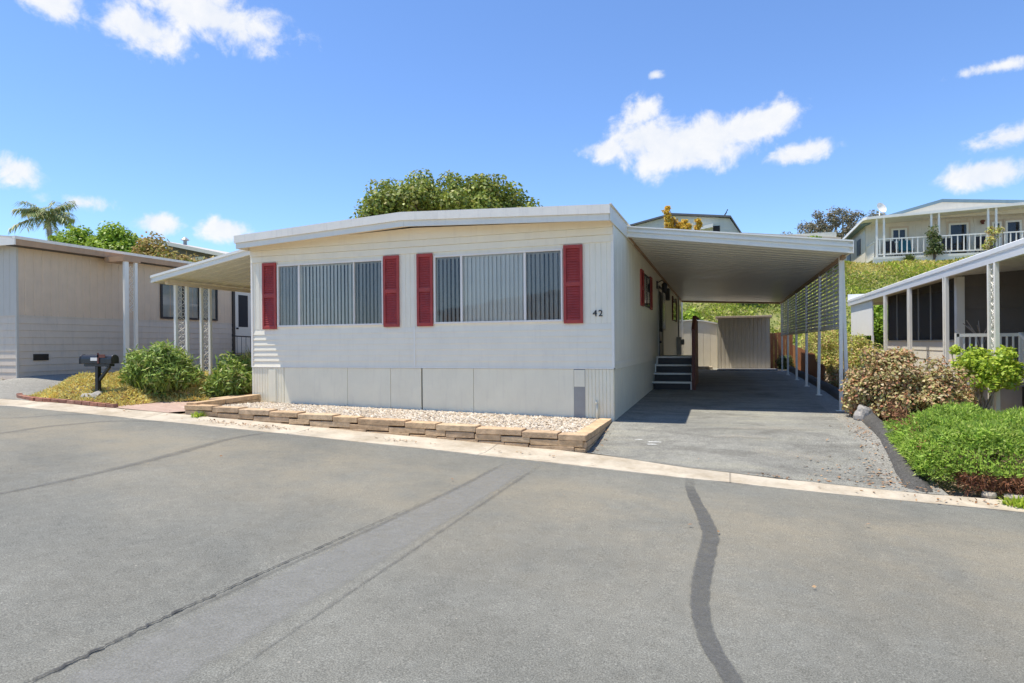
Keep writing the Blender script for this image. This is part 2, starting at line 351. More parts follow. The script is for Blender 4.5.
# ================================================================== setting
gx = spans((-300, -60, 20), (-60, -20, 1.0), (-20, 6, .3), (6, 30, .8), (30, 301, 20))
gx = np.unique(np.concatenate([gx, [0., -12.]]))
gy = spans((-60, 0, 4), (0, 16, .3), (16, 48, .5), (48, 100, 4), (100, 420, 20))
X, Yg = np.meshgrid(gx, gy, indexing='ij'); Z = H(X, Yg)
low = (Yg < Yc(X)+PAN(X)+.25) | ((X > -1.9) & (X < 2.3) & (Yg < 28)) | ((X < -12.4) & (Yg < 22.5)) | ((X > -12.3) & (X < -8.9) & (Yg < 9.2))
Z = np.where(low, Z-.06, Z)
mb = MB(); nx, ny = len(gx), len(gy)
mb.v = [tuple(p) for p in np.stack([X, Yg, Z], -1).reshape(-1, 3)]
mb.f = [(i*ny+j, (i+1)*ny+j, (i+1)*ny+j+1, i*ny+j+1) for i in range(nx-1) for j in range(ny-1)]; mb.mi = [0]*len(mb.f)
tag(mb.build('ground', M['earth'], smooth=True, fix=False), kind='structure')
rx = np.unique(np.concatenate([np.arange(-80, 61, 1.0), [0., -12.]]))
sheet('road', rx, lambda x: np.linspace(-2.4, float(Yc(x)), 12), 0, M['road'])
# concrete gutter pan along the kerb: slightly dished, with joints
mb = MB()
px = np.unique(np.concatenate([np.arange(-80, 61, .5), [0., -12.]]))
prof = [(-.01, -.02), (0, .008), (.32, -.004), (.72, .014), (1, .035), (1.012, -.02)]
def wob(x, k): return .012*math.sin(x*3.1+k)+.008*math.sin(x*7.3+2*k)
L = [[(x, float(Yc(x))+a*float(PAN(x))+(wob(x, 1) if a < .1 else (wob(x, 4)*1.8 if a > .8 else 0)), float(zr(x))+c) for a, c in prof] for x in px]
for a, b_ in zip(L, L[1:]): mb.skin(a, b_)
tag(mb.build('gutter', M['concrete'], fix=True), kind='structure')
# carport driveway: near apron and floor
sheet('driveway', spans((-1.78, 1.6, .2), (1.6, 1.66, .05)), lambda x: np.linspace(float(Yc(x)+PAN(x))+.01, 28.6, 80), .006, M['drive'])
sheet('driveway_edge', spans((1.62, 2.2, .12), (2.18, 2.2, .1)), lambda x: np.linspace(float(Yc(x)+PAN(x))+.01, 28.6, 80), .004, M['drive_old'])
sheet('neighbour_driveway', spans((-40, -12.5, .5), (-12.5, -12.4, .2)), lambda x: np.linspace(float(Yc(x)+PAN(x))+.01, 22 if x > -15.6 else 10.25, 26), .008, M['drive_old'])
sheet('paver_path', spans((-10.45, -9.1, .15), (-9.1, -9.04, .04)), lambda x: np.linspace(float(Yc(x)+PAN(x))+.01, 9.9, 14), .01, M['pavers'])
mb = MB(); mb.box(-.4, 1.75, 25.7, 26.75, -1.12, -1.045); mb.build('shed_apron', M['slab'], bevel=.01)['kind'] = 'structure'
# rolled asphalt berm between driveway and hedge, running on as a low kerb behind the posts
mb = MB(); L = []
for t in np.linspace(0, 1, 70):
    y = 7.72+19.6*t
    xc = np.interp(y, [7.72, 9.2, 10.3, 11.5, 13, 28], [1.93, 2.02, 2.07, 2.12, 2.19, 2.24]); w = np.interp(y, [8, 12, 13], [.12, .11, .09]); hh = np.interp(y, [7.72, 8.4, 11, 13, 28], [.02, .08, .12, .16, .16])
    z0 = h(1.9, y); j = random.uniform(-.022, .022)
    L.append([(xc-w*1.3, y, z0-.02), (xc-w*.85+j, y, z0+hh*.55), (xc-w*.3, y, z0+hh+j), (xc+w*.4, y, z0+hh+j*.5), (xc+w, y, z0+hh*.4), (xc+w*1.2, y, z0-.1)])
for a, b_ in zip(L, L[1:]): mb.skin(a, b_)
tag(mb.build('kerb_berm', M['berm'], smooth=True), kind='structure')

# marks on the asphalt: thin sheets with soft edges
def mark(name, pts, widths, mat, off=.006, soft=.35, wob_=.0, n=60):
    P = [Vector((p[0], p[1])) for p in pts]; mb = MB()
    d = [0]
    for a, b_ in zip(P, P[1:]): d.append(d[-1]+(b_-a).length)
    T = np.linspace(0, d[-1], n); px_ = np.interp(T, d, [p.x for p in P]); py_ = np.interp(T, d, [p.y for p in P])
    k = np.ones(5)/5
    for _ in range(2):
        px_[2:-2] = np.convolve(px_, k, 'valid'); py_[2:-2] = np.convolve(py_, k, 'valid')
    w = np.interp(T, np.linspace(0, d[-1], len(widths)), widths)
    rows = []
    for i in range(n):
        j = min(max(i, 1), n-2); t = Vector((px_[j+1]-px_[j-1], py_[j+1]-py_[j-1])).normalized(); nn = Vector((-t.y, t.x))
        wi = w[i]*(1+random.uniform(-wob_, wob_)); sh = random.uniform(-wob_, wob_)*w[i]*.4
        row = []
        for s in (-.5, -.5+soft*.5, 0, .5-soft*.5, .5):
            x, y = px_[i]+nn.x*(s*wi+sh), py_[i]+nn.y*(s*wi+sh)
            row.append((x, y, h(x, y)+off)); e = min(1, 6*min(i, n-1-i)/n+ (0.0 if 0 < i < n-1 else 0))
            mb.fade.append(0 if abs(s) == .5 else e)
        rows.append(row)
    vs = [p for r_ in rows for p in r_]; m5 = 5
    mb.v = vs; mb.f = [(i*m5+k, (i+1)*m5+k, (i+1)*m5+k+1, i*m5+k+1) for i in range(n-1) for k in range(m5-1)]; mb.mi = [0]*len(mb.f)
    o = mb.build(name, mat, fix=True); o['kind'] = 'structure'; return o
mark('road_tar_seam', [(-.43,7.65),(-.40,7.0),(-.33,6.5),(-.22,5.9),(-.14,5.3),(-.16,4.8),(-.18,4.3),(-.17,3.8),(-.11,3.4),(.02,3.05),(.12,2.4),(.1,1)], [.11,.12,.13,.15,.15,.14,.12,.11,.10,.09,.09], M['tar'], .008, .3, .06, 140)
mark('road_trench_patch', [(-2.35,7.8),(-2.38,6.5),(-2.4,5),(-2.45,3.5),(-2.5,2),(-2.5,.5)], [.42,.45,.5,.52,.55,.55], M['worn'], .004, .3, .03, 90)
mark('road_crack', [(-2.63,5.4),(-2.66,4.9),(-2.72,4.2),(-2.78,3.4),(-2.82,2.6),(-2.83,1.6),(-2.83,.4)], [.008,.012,.022,.03,.032,.03], M['crack'], .009, .9, .7, 200)
mark('road_crack_dark_edge', [(-2.56,7.6),(-2.57,6),(-2.62,5),(-2.66,4.2),(-2.74,3.4),(-2.8,2.0)], [.09,.10,.10,.08,.06,.05], M['tyre'], .006, .9, .1, 70)
mark('road_seam_line', [(-2.14,7.6),(-2.14,6),(-2.13,4.4),(-2.12,3),(-2.1,1.6)], [.12,.08,.05,.04,.03], M['tyre'], .007, .9, .15, 80)
mark('road_tyre_mark', [(-5.6,8.0),(-6.45,7.6),(-6.5,7.0),(-6.35,6.3),(-6.2,5.5),(-6.1,4.6),(-6.1,3.9),(-6.2,3)], [.06,.10,.16,.22,.18,.14,.1,.08], M['tyre'], .007, .7, .1, 90)
mark('road_tyre_mark', [(-8.0,8.1),(-9.2,7.4),(-9.4,6.6),(-9.3,5.8),(-9.4,5)], [.08,.14,.18,.14,.1], M['tyre'], .007, .8, .1, 60)
mark('road_tyre_mark', [(-9.6,8.1),(-10.4,7.6),(-10.5,7.0),(-11.2,6.4),(-13,6.2)], [.06,.1,.12,.1,.06], M['tyre'], .007, .8, .1, 60)
mark('driveway_scuff', [(.2,8.9),(.9,8.75),(1.3,8.7)], [.3,.5,.3], M['pale'], .012, .9, .1, 40)
mark('driveway_scuff', [(-.1,10.0),(.6,10.1),(1.3,10.2)], [.4,.6,.4], M['pale'], .012, .9, .1, 40)
mark('driveway_scuff', [(-.3,9.4),(.2,9.5),(.6,9.4)], [.2,.3,.2], M['pale'], .012, .9, .1, 40)
for x, y, r_ in [(-.98,9.05,.12),(-1.22,9.15,.07),(-1.0,8.93,.09)]: mark('driveway_spot', [(x-r_,y),(x,y+.01),(x+r_,y)], [r_*.5,r_*.8,r_*.4], M['spot'], .013, .5, .2, 24)

# ================================================================== shared builders
def laps(mb, x0, x1, y, z0, z1, n, depth=.014, face=-1, mi=0, axis='x'):
    """n horizontal lap boards: each leans out at its lower edge. axis x: runs along X facing -Y; axis y: runs along Y, face = side of X"""
    hh = (z1-z0)/n; prof = []
    for i in range(n): prof += [(depth, z0+i*hh), (.002, z0+(i+1)*hh-.002)]
    prof.append((.002, z1))
    if axis == 'x':
        A = [(x0, y-d, z) for d, z in prof]; B = [(x1, y-d, z) for d, z in prof]
    else:
        A = [(y+face*d, x0, z) for d, z in prof]; B = [(y+face*d, x1, z) for d, z in prof]
    mb.skin(A, B, mi)
def ribs(mb, x0, x1, y, z0, z1, pitch, depth=.008, face=-1, mi=0, axis='x', gap=.18):
    """vertical boards with grooves between them"""
    n = max(1, round(abs(x1-x0)/pitch)); p = (x1-x0)/n; prof = []
    for i in range(n):
        a = x0+i*p; prof += [(a, depth), (a+p*(1-gap), depth), (a+p*(1-gap*.65), 0), (a+p*(1-gap*.35), 0)]
    prof.append((x1, depth))
    if axis == 'x': A = [(a, y+face*d, z0) for a, d in prof]; B = [(a, y+face*d, z1) for a, d in prof]
    else: A = [(y+face*d, a, z0) for a, d in prof]; B = [(y+face*d, a, z1) for a, d in prof]
    mb.skin(A, B, mi)
def scroll_panel(mb, p, q, ztop, zbot, n, t=.012):
    """wrought scrollwork between two slim posts p and q (x, y)"""
    a = Vector((*p, 0)); d = Vector((*q, 0))-a; w = d.length; d.normalize(); hh = (ztop-zbot)/n
    for i in range(n):
        zb = zbot+i*hh; sg = 1 if i % 2 else -1
        pts = []
        for k in range(15):
            u = k/14; ang = u*2*math.pi*1.0
            pts.append(a+d*(w*.5+sg*w*.34*math.sin(ang)) + Vector((0,0,zb+hh*u)))
        mb.tube(pts, t*.6, 4, cap=False)
        for s2 in (.25, .75):
            c = a+d*(w*(.5-sg*.16*(1 if s2 < .5 else -1)))+Vector((0,0,zb+hh*s2))
            mb.tube([c+d*(w*.17*math.cos(k*.75))+Vector((0,0,w*.19*math.sin(k*.75))) for k in range(9)], t*.5, 4, cap=False)

# ================================================================== the white home, number 42
FX0, FX1, FY = -9.03, -1.77, 10.4; MID = -5.40
home = thing('mobile_home', 'white double-wide home with four red front shutters and number 42', 'mobile home', (MID, FY, -1.3))
WZ0, WZ1, SHZ = .37, 1.60, .33
W1, W2 = (-8.40, -6.035), (-5.00, -2.62)
mb = MB()
ztop = lambda x: np.interp(x, [FX0, MID, FX1], [1.90, 2.09, 1.97])
for a, b_ in ((FX0, W1[0]), (W1[1], W2[0]), (W2[1], FX1)): ribs(mb, a, b_, FY, SHZ, 1.66, .098, .007)
for w in (W1, W2):
    mb.box(w[0], w[1], FY-.004, FY+.1, SHZ, WZ0); mb.box(w[0], w[1], FY-.004, FY+.1, WZ1, 1.66)
laps(mb, FX0, MID-.002, FY, -.40, SHZ, 7, .016); laps(mb, MID+.002, FX1, FY, -.40, SHZ, 7, .016)
for i in range(3):                                  # stepped mouldings up to the soffit
    z0 = 1.66+i*.12
    for a, b_ in ((FX0, MID), (MID, FX1)):
        A = [(a, FY-.004-.02*i, z0), (a, FY-.028-.02*i, z0+.005), (a, FY-.02-.02*i, z0+.118)]
        B = [(b_, FY-.004-.02*i, z0), (b_, FY-.028-.02*i, z0+.005), (b_, FY-.02-.02*i, z0+.118)]
        mb.skin(A, B)
mb.prism([(FX0, FY-.06, 2.018), (FX1, FY-.06, 2.018), (FX1, FY-.06, 2.0), (MID, FY-.06, 2.12), (FX0, FY-.06, 2.0)], (0, .03, 0))
mb.box(FX0, FX1, FY+.012, FY+.06, -.40, SHZ)        # backing behind the boards
for a, b_ in ((FX0, W1[0]), (W1[1], W2[0]), (W2[1], FX1)): mb.box(a, b_, FY+.012, FY+.06, SHZ, 2.05)
for w in (W1, W2): mb.box(w[0]-.01, w[1]+.01, FY+.1, FY+.15, 1.61, 2.05)
# side wall facing the carport
ribs(mb, FY+.02, 27.3, FX1, -.30, 2.02, .41, .006, 1, axis='y', gap=.05); mb.box(FX1-.06, FX1-.008, FY+.06, 27.3, -.4, 2.02)
laps(mb, FY+.02, 27.3, FX1, -.43, -.30, 2, .02, 1, axis='y')
# left and rear walls
ribs(mb, FY+.02, 27.3, FX0, -.4, 2.0, .2, .006, -1, axis='y'); mb.box(FX0+.008, FX0+.06, FY+.06, 27.3, -.4, 2.0)
mb.box(FX0, FX1, 27.3, 27.36, -1.2, 2.0)
mb.build('wall', M['siding'], home, fix=False)
mb = MB()
for x, s in ((FX0, 1), (FX1, -1)):
    mb.box(min(x-s*.012, x+s*.035), max(x-s*.012, x+s*.035), FY-.022, FY+.05, -.41, 1.99)
mb.box(FX0, FX1, FY-.028, FY+.01, -.425, -.40); mb.box(MID-.016, MID+.016, FY-.02, FY, -.40, SHZ)
mb.build('corner_trim', M['white'], home, bevel=.003)
# skirting
mb = MB(); yb = FY-.005
def sk(a, b_, rib):
    if rib: ribs(mb, a, b_, yb, -1.42, -.43, .062, .009)
    else: mb.box(a+.004, b_-.004, yb-.008, yb+.02, -1.42, -.43)
for a, b_, r_ in ((FX0, -8.26, 1), (-8.26, -6.82, 0), (-6.82, -5.9, 0), (-5.9, -5.27, 0), (-5.25, -4.25, 0), (-4.25, -2.44, 0), (-2.25, FX1, 1)): sk(a, b_, r_)
for i, (a, b_) in enumerate(((FY, 11.1), (11.14, 13.0), (13.02, 14.4), (14.42, 15.9), (15.9, 21), (21.02, 27.3))):
    mb.box(FX1-.03, FX1+.004, a, b_, -1.42, -.43)
mb.box(FX0, FX0+.03, FY, 27.3, -1.42, -.40)
mb.build('skirting', M['skirt'], home)
mb = MB(); mb.box(FX0+.03, FX1-.03, FY+.03, FY+.06, -1.42, -.43); mb.box(FX1-.06, FX1-.035, FY, 27.3, -1.42, -.43)
mb.box(-3.95, -2.0, FY-.02, FY+.01, -1.30, -1.235); mb.build('skirting_backing', M['dark'], home)
mb = MB(); mb.box(-2.44, -2.25, FY-.022, FY, -1.24, -.43); mb.build('vent_panel', M['galv'], home, bevel=.004)
mb = MB(); mb.box(-2.435, -2.255, FY-.028, FY-.022, -.72, -.44); mb.build('vent_panel_cap', M['skirt'], home)
mb = MB(); mb.box(-8.62, -8.45, FY-.028, FY, -1.1, -.47); mb.build('access_panel', M['skirt'], home, bevel=.004)
mb = MB(); mb.tube([(-2.05, FY-.05, -1.32), (-2.05, FY-.05, -.98)], .02, 8); mb.tube([(-2.05, FY-.05, -.98), (-2.05, FY-.09, -.95), (-2.05, FY-.11, -.99)], .018, 8); mb.build('standpipe', M['skirt'], home, smooth=True)
# roof: shallow gable, thick pale edge, set-back fascia, sloping soffit
RY = 9.95; RX0, RX1 = -9.06, -1.74
pk = [(RX0, 2.145), (MID-.06, 2.335), (MID-.02, 2.335), (RX1, 2.185)]
mb = MB()
A = [(x, RY, z) for x, z in pk]; B = [(x, 27.6, z) for x, z in pk]; mb.skin(A, B, 1)
low_ = [(x, RY, z-.145) for x, z in pk]; mb.skin(A, low_, 0)
mb.skin([(x, 27.6, z-.145) for x, z in pk], B, 0)
for i in (0, 3): mb.skin([A[i], B[i]], [low_[i], (B[i][0], B[i][1], B[i][2]-.145)], 0)
mb.skin(low_, [(x, 27.6, z-.145) for x, z in pk], 0)
mb.bar((RX1+.01, RY, 2.19), (RX1+.01, 27.6, 2.19), .03, .02, 0)
mb.build('roof', [M['roof_edge'], M['gravelroof']], home)
mb = MB()
for (xa, za), (xb, zb) in zip(pk, pk[1:]):
    xa2, xb2 = max(xa, RX0+.02), min(xb, RX1-.02)
    mb.prism([(xa2, RY+.03, za-.146), (xb2, RY+.03, zb-.146), (xb2, RY+.03, zb-.25), (xa2, RY+.03, za-.25)], (0, .02, 0))
mb.box(MID-.012, MID+.012, RY+.022, RY+.03, 2.08, 2.178)
mb.box(FX1+.012, FX1+.03, RY+.05, 27.3, 1.94, 2.04); mb.box(FX0-.02, FX0-.012, RY+.05, 27.3, 1.9, 2.0)
mb.build('fascia', M['fascia'], home)
mb = MB()
mb.skin([(x, RY+.05, z-.235) for x, z in pk], [(x, FY-.06, z-.19) for x, z in pk]); mb.build('soffit', M['soffit'], home, fix=False)
def blind_window(w, secs, drapes):
    x0, x1 = w; f = MB()
    for a, b_, c, d in ((x0, x1, WZ0, WZ0+.035), (x0, x1, WZ1-.035, WZ1), (x0, x0+.03, WZ0+.035, WZ1-.035), (x1-.03, x1, WZ0+.035, WZ1-.035)): f.box(a, b_, FY-.03, FY+.05, c, d)
    cuts = [x0]+[x0+(x1-x0)*s for s in secs]+[x1]
    for i, c in enumerate(cuts[1:-1]):
        hw = .02 if i == 0 or w is W2 else .009
        f.box(c-hw, c+hw, FY-.024, FY+.05, WZ0+.036, WZ1-.036)
    fr = f.build('window', M['alu'], home, bevel=.003)
    g = MB()
    for i, (a, b_) in enumerate(zip(cuts, cuts[1:])):
        yy = FY-.012 if i == 1 else FY+.004
        g.add([(a+.012, yy, WZ0+.02), (b_-.012, yy, WZ0+.02), (b_-.012, yy, WZ1-.02), (a+.012, yy, WZ1-.02)], [(0, 1, 2, 3)])
    g.build('pane', M['glass'], fr, fix=False)
    for i in (0, 2):
        s = MB(); a, b_ = cuts[i], cuts[i+1]; s.add([(a+.012, FY+.012, WZ0+.02), (b_-.012, FY+.012, WZ0+.02), (b_-.012, FY+.012, WZ1-.02), (a+.012, FY+.012, WZ1-.02)], [(0, 1, 2, 3)])
        s.build('insect_screen', M['screen'], fr, fix=False)
    bl = MB(); x = x0+.03
    while x < x1-.03:
        k = sum(x > c for c in cuts[1:-1]); ang = drapes[k]+random.uniform(-5, 5); dx, dy = .045*math.cos(R(ang)), .045*math.sin(R(ang)); cu = .006
        yy = FY+.05; zt, zb = WZ1+.01, WZ0+.01
        A = [(x-dx, yy-dy, zb), (x+cu, yy-cu, zb), (x+dx, yy+dy, zb)]; B = [(p[0]+random.uniform(-.003, .003), p[1], zt) for p in A]; bl.skin(A, B); x += .079
    bl.box(x0+.032, x1-.032, FY+.055, FY+.1, WZ1-.06, WZ1+.005)
    bl.build('blinds', M['blind'], fr, fix=False)
    rm = MB(); rm.box(x0-.01, x1+.01, FY+1.0, FY+1.03, .1, 1.9); rm.box(x0-.01, x1+.01, FY+.16, FY+1.0, .08, .1); rm.box(x0-.01, x1+.01, FY+.16, FY+1.0, 1.9, 1.92)
    for x in (x0-.03, x1+.01): rm.box(x, x+.02, FY+.16, FY+1.03, .1, 1.9)
    rm.build('interior', M['room'], fr)
blind_window(W1, (.215, .735), (-14, -26, -32)); blind_window(W2, (.225, .72), (-34, -17, -34))
def shutter(mb, x0, x1, z0, z1, yf, axis='x'):
    def bx(a, b_, d0, d1, c, d):
        if axis == 'x': mb.box(a, b_, yf-d1, yf-d0, c, d)
        else: mb.box(yf+d0, yf+d1, a, b_, c, d)
    s = .045; zm = z0+(z1-z0)*.5
    for a, b_, c, d in ((x0, x0+s, z0, z1), (x1-s, x1, z0, z1), (x0+s, x1-s, z0, z0+.06), (x0+s, x1-s, z1-.06, z1), (x0+s, x1-s, zm-.035, zm+.035)): bx(a, b_, 0, .034, c, d)
    for lo, hi in ((z0+.06, zm-.035), (zm+.035, z1-.06)):
        n = 13
        for i in range(n):
            za = lo+(hi-lo)*i/n; zb = lo+(hi-lo)*(i+1)/n
            if axis == 'x': mb.hexa([(x0+s, yf-.026, za), (x1-s, yf-.026, za), (x1-s, yf, za), (x0+s, yf, za), (x0+s, yf-.006, zb), (x1-s, yf-.006, zb), (x1-s, yf, zb), (x0+s, yf, zb)])
            else: mb.hexa([(yf, x0+s, za), (yf+.026, x0+s, za), (yf+.026, x1-s, za), (yf, x1-s, za), (yf, x0+s, zb), (yf+.006, x0+s, zb), (yf+.006, x1-s, zb), (yf, x1-s, zb)])
for a, b_ in ((-8.745, -8.42), (-6.02, -5.70), (-5.335, -5.02), (-2.60, -2.275)):
    mb = MB(); shutter(mb, a, b_, .335, 1.645, FY-.012); mb.build('shutter', M['red'], home, bevel=.002)
def text(body, size, loc, rot, mat, name, parent, ext=.004):
    cu = bpy.data.curves.new(name, 'FONT'); cu.body = body; cu.size = size; cu.extrude = ext; cu.align_x = 'CENTER'; cu.align_y = 'CENTER'; cu.space_character = 1.25
    cu.materials.append(mat); o = bpy.data.objects.new(name, cu); C.objects.link(o)
    dg = bpy.context.evaluated_depsgraph_get(); me = bpy.data.meshes.new_from_object(o.evaluated_get(dg)); C.objects.unlink(o)
    o = bpy.data.objects.new(name, me); C.objects.link(o); o.matrix_world = Matrix.LocRotScale(Vector(loc), rot, Vector((1, 1, 1)))
    from mathutils import Euler
    o.data.transform(Matrix.LocRotScale(Vector(loc), rot, Vector((1, 1, 1)))); o.matrix_world = Matrix(); link_child(o, parent); return o
from mathutils import Euler
text('42', .15, (-2.03, FY-.016, .49), Euler((R(90), 0, 0)), M['numb'], 'house_number', home, .008)
# carport side: window with its red shutter, lamp, door, more windows, meter box
XS = FX1+.004
def side_window(y0, y1, z0, z1, frame, inner=None):
    f = MB()
    for a, b_, c, d in ((y0, y1, z0, z0+.04), (y0, y1, z1-.04, z1), (y0, y0+.04, z0+.04, z1-.04), (y1-.04, y1, z0+.04, z1-.04), ((y0+y1)/2-.02, (y0+y1)/2+.02, z0+.04, z1-.04)): f.box(XS, XS+.03, a, b_, c, d)
    fr = f.build('window', frame, home, bevel=.003)
    g = MB(); g.box(XS+.004, XS+.012, y0+.03, y1-.03, z0+.03, z1-.03); g.build('backing', M['room'], fr)
    g = MB(); g.add([(XS+.02, y0+.03, z0+.03), (XS+.02, y1-.03, z0+.03), (XS+.02, y1-.03, z1-.03), (XS+.02, y0+.03, z1-.03)], [(0, 1, 2, 3)]); g.build('pane', M['glass'], fr, fix=False)
side_window(14.2, 15.35, .82, 1.54, M['dark']); side_window(18.5, 19.2, .35, 1.42, M['cream']); side_window(22.2, 23.2, .75, 1.5, M['dark']); side_window(24.4, 26.0, .76, 1.46, M['cream'])
for a, b_ in ((13.72, 14.16), (15.4, 15.8)):
    mb = MB(); shutter(mb, a, b_, .80, 1.58, XS+.002, 'y'); mb.build('shutter', M['red'], home)
for a, b_ in ((21.8, 22.15), (23.25, 23.6)):
    mb = MB(); shutter(mb, a, b_, .74, 1.56, XS+.002, 'y'); mb.build('shutter', M['rail'], home)
mb = MB(); mb.box(XS, XS+.035, 17.25, 18.2, -.36, 1.5); dr = mb.build('door', M['cream'], home, bevel=.004)
mb = MB(); mb.box(XS+.036, XS+.05, 17.2, 17.27, -.36, 1.52); mb.box(XS+.036, XS+.05, 18.18, 18.25, -.36, 1.52); mb.box(XS+.036, XS+.05, 17.27, 18.18, 1.46, 1.52); mb.build('door_frame', M['dark'], dr)
mb = MB(); mb.box(XS+.036, XS+.04, 17.4, 18.05, .3, 1.38); mb.build('door_pane', M['room'], dr)
mb = MB(); mb.tube([(XS+.03, 17.36, .02), (XS+.09, 17.36, .02)], .025, 8); mb.build('handle', M['black'], dr)
mb = MB(); mb.box(XS, XS+.03, 17.0, 17.14, 1.42, 1.62); mb.tube([(XS+.03, 17.07, 1.58), (XS+.14, 17.07, 1.64), (XS+.2, 17.07, 1.58)], .014, 6)
mb.tube([(XS+.2, 17.07, 1.58), (XS+.2, 17.07, 1.53), (XS+.2, 17.07, 1.35), (XS+.2, 17.07, 1.3)], [.03, .075, .06, .02], 8); mb.build('porch_lamp', M['black'], home)
mb = MB(); mb.box(XS, XS+.12, 19.4, 19.8, 1.28, 1.62); mb.build('wall_box', M['dark'], home, bevel=.01)
mb = MB(); mb.box(XS, XS+.16, 23.7, 24.2, -.45, .2); mb.tube([(XS+.06, 23.95, .2), (XS+.06, 23.95, 1.72)], .03, 8); mb.tube([(XS+.16, 23.95, .02), (XS+.26, 23.95, .02)], .1, 12); mb.build('meter_box', M['galv'], home, bevel=.006)

# ------------------------------------------------------------------ carport
car = thing('carport', 'long white carport with ribbed roof over the driveway of home 42', 'carport', (1.9, 12.4, h(1.9, 12.4)))
CF, CR = 11.83, 26.15
def cz(x, y):
    a = np.interp(x, [-1.74, 1.93], [1.985, 1.475]); c = np.interp(x, [-1.74, 1.93], [1.66, 1.49]); return a+(c-a)*(y-CF)/(CR-CF)
mb = MB(); prof = []; y = CF+.02
while y < CR-.1:
    prof += [(y, 0), (y+.215, 0), (y+.23, .05), (y+.29, .05)]; y += .305
for x0, x1 in ((-1.74, .1), (.1, 1.93)):
    mb.skin([(x0, yy, cz(x0, yy)+d) for yy, d in prof], [(x1, yy, cz(x1, yy)+d) for yy, d in prof])
mb.skin([(-1.74, CF, cz(-1.74, CF)+.12), (1.93, CF, cz(2, CF)+.12)], [(-1.74, CR, cz(-1.74, CR)+.12), (1.93, CR, cz(2, CR)+.12)])
mb.build('roof', M['carport_under'], car, fix=False)
mb = MB()
pf = [(.0, -.025), (-.045, -.02), (-.05, .02), (-.018, .03), (-.022, .075), (-.06, .085), (-.062, .125), (-.02, .135), (-.024, .165), (-.07, .175), (-.07, .2), (.03, .2)]
xs_ = (-1.79, 1.97)
mb.skin([(xs_[0], CF+a, cz(xs_[0], CF)+c*(.88)) for a, c in pf], [(xs_[1], CF+a, cz(xs_[1], CF)+c*.98) for a, c in pf])
mb.skin([(xs_[0], CF+a*.0+.03, cz(xs_[0], CF)+c) for a, c in ((0, -.02), (0, .176))], [(xs_[1], CF+.03, cz(xs_[1], CF)+c) for a, c in ((0, -.02), (0, .2))])
mb.skin([(1.9-a, CF-.06, cz(2, CF)+c*.98) for a, c in pf], [(1.9-a, CR, cz(2, CR)+c*.98) for a, c in pf])
mb.prism([(-1.79, CF+.03, cz(-1.79, CF)-.02), (-1.79, CF-.065, cz(-1.79, CF)-.02), (-1.79, CF-.065, cz(-1.79, CF)+.175), (-1.79, CF+.03, cz(-1.79, CF)+.175)], (.004, 0, 0))
mb.prism([(1.97, CF+.03, cz(2, CF)-.025), (1.97, CF-.07, cz(2, CF)-.025), (1.97, CF-.07, cz(2, CF)+.19), (1.97, CF+.03, cz(2, CF)+.19)], (.01, 0, 0))
mb.build('fascia', M['white'], car)
mb = MB(); mb.hexa([(-1.74, CR-.02, 1.60), (1.93, CR-.02, 1.43), (1.93, CR+.04, 1.43), (-1.74, CR+.04, 1.60), (-1.74, CR-.02, 1.76), (1.93, CR-.02, 1.59), (1.93, CR+.04, 1.59), (-1.74, CR+.04, 1.76)]); mb.box(1.87, 1.93, CF+.35, CR, 1.42, 1.49)
mb.bar((-1.735, CF+.1, 1.975), (-1.735, CR, 1.645), .05, .035); mb.build('beam', M['brownroof'], car)
PY = [12.47, 15.2, 17.7, 20.35, 23.0, 25.6]
lean = [.0, -.05, -.02, .0, -.02, .0]
for i, y in enumerate(PY):
    for dx, dy in (((-.055, -.02), (.055, .03)) if i == 0 else ((0, 0),)):
        mb = MB(); z0 = h(1.9, y); mb.bar((1.9+dx+(.03 if i == 0 else lean[i]), y+dy, z0), (1.9+dx*.25, y+dy*.5, 1.49), .058, .058, up=(0, 1, 0))
        mb.box(1.9+dx-.05+lean[i], 1.9+dx+.07+lean[i], y+dy-.06, y+dy+.06, z0-.01, z0+.012); mb.build('post', M['white'], car, bevel=.004)
LZ0, LZ1 = .22, 1.49
for a, b_ in zip([12.47]+PY[1:], PY[1:]+[26.1]):
    mb = MB(); y0, y1 = a+.04, b_-.04
    for z in (LZ0, LZ1-.03): mb.box(1.883, 1.917, y0, y1, z, z+.03)
    nr = 15; pz_ = (LZ1-LZ0-.06)/nr; ns = 6
    for k in range(nr):                               # level metal slats, each tilted and sagging a little between its clips
        zc = LZ0+.03+pz_*(k+.5); A, B = [], []
        for q in range(ns*2+1):
            yy = y0+(y1-y0)*q/(ns*2); dz = (-.010 if q % 2 else .006)+random.uniform(-.002, .002)
            A.append((1.885, yy, zc-.035+dz)); B.append((1.915, yy, zc+.035+dz))
        mb.skin(A, B); mb.skin([(x+.003, y, z) for x, y, z in A], [(x+.003, y, z) for x, y, z in B])
    for q in (1, 2): mb.box(1.893, 1.907, y0+(y1-y0)*q/3-.012, y0+(y1-y0)*q/3+.012, LZ0+.03, LZ1-.03)
    mb.build('lattice_panel', M['lattice'], car)

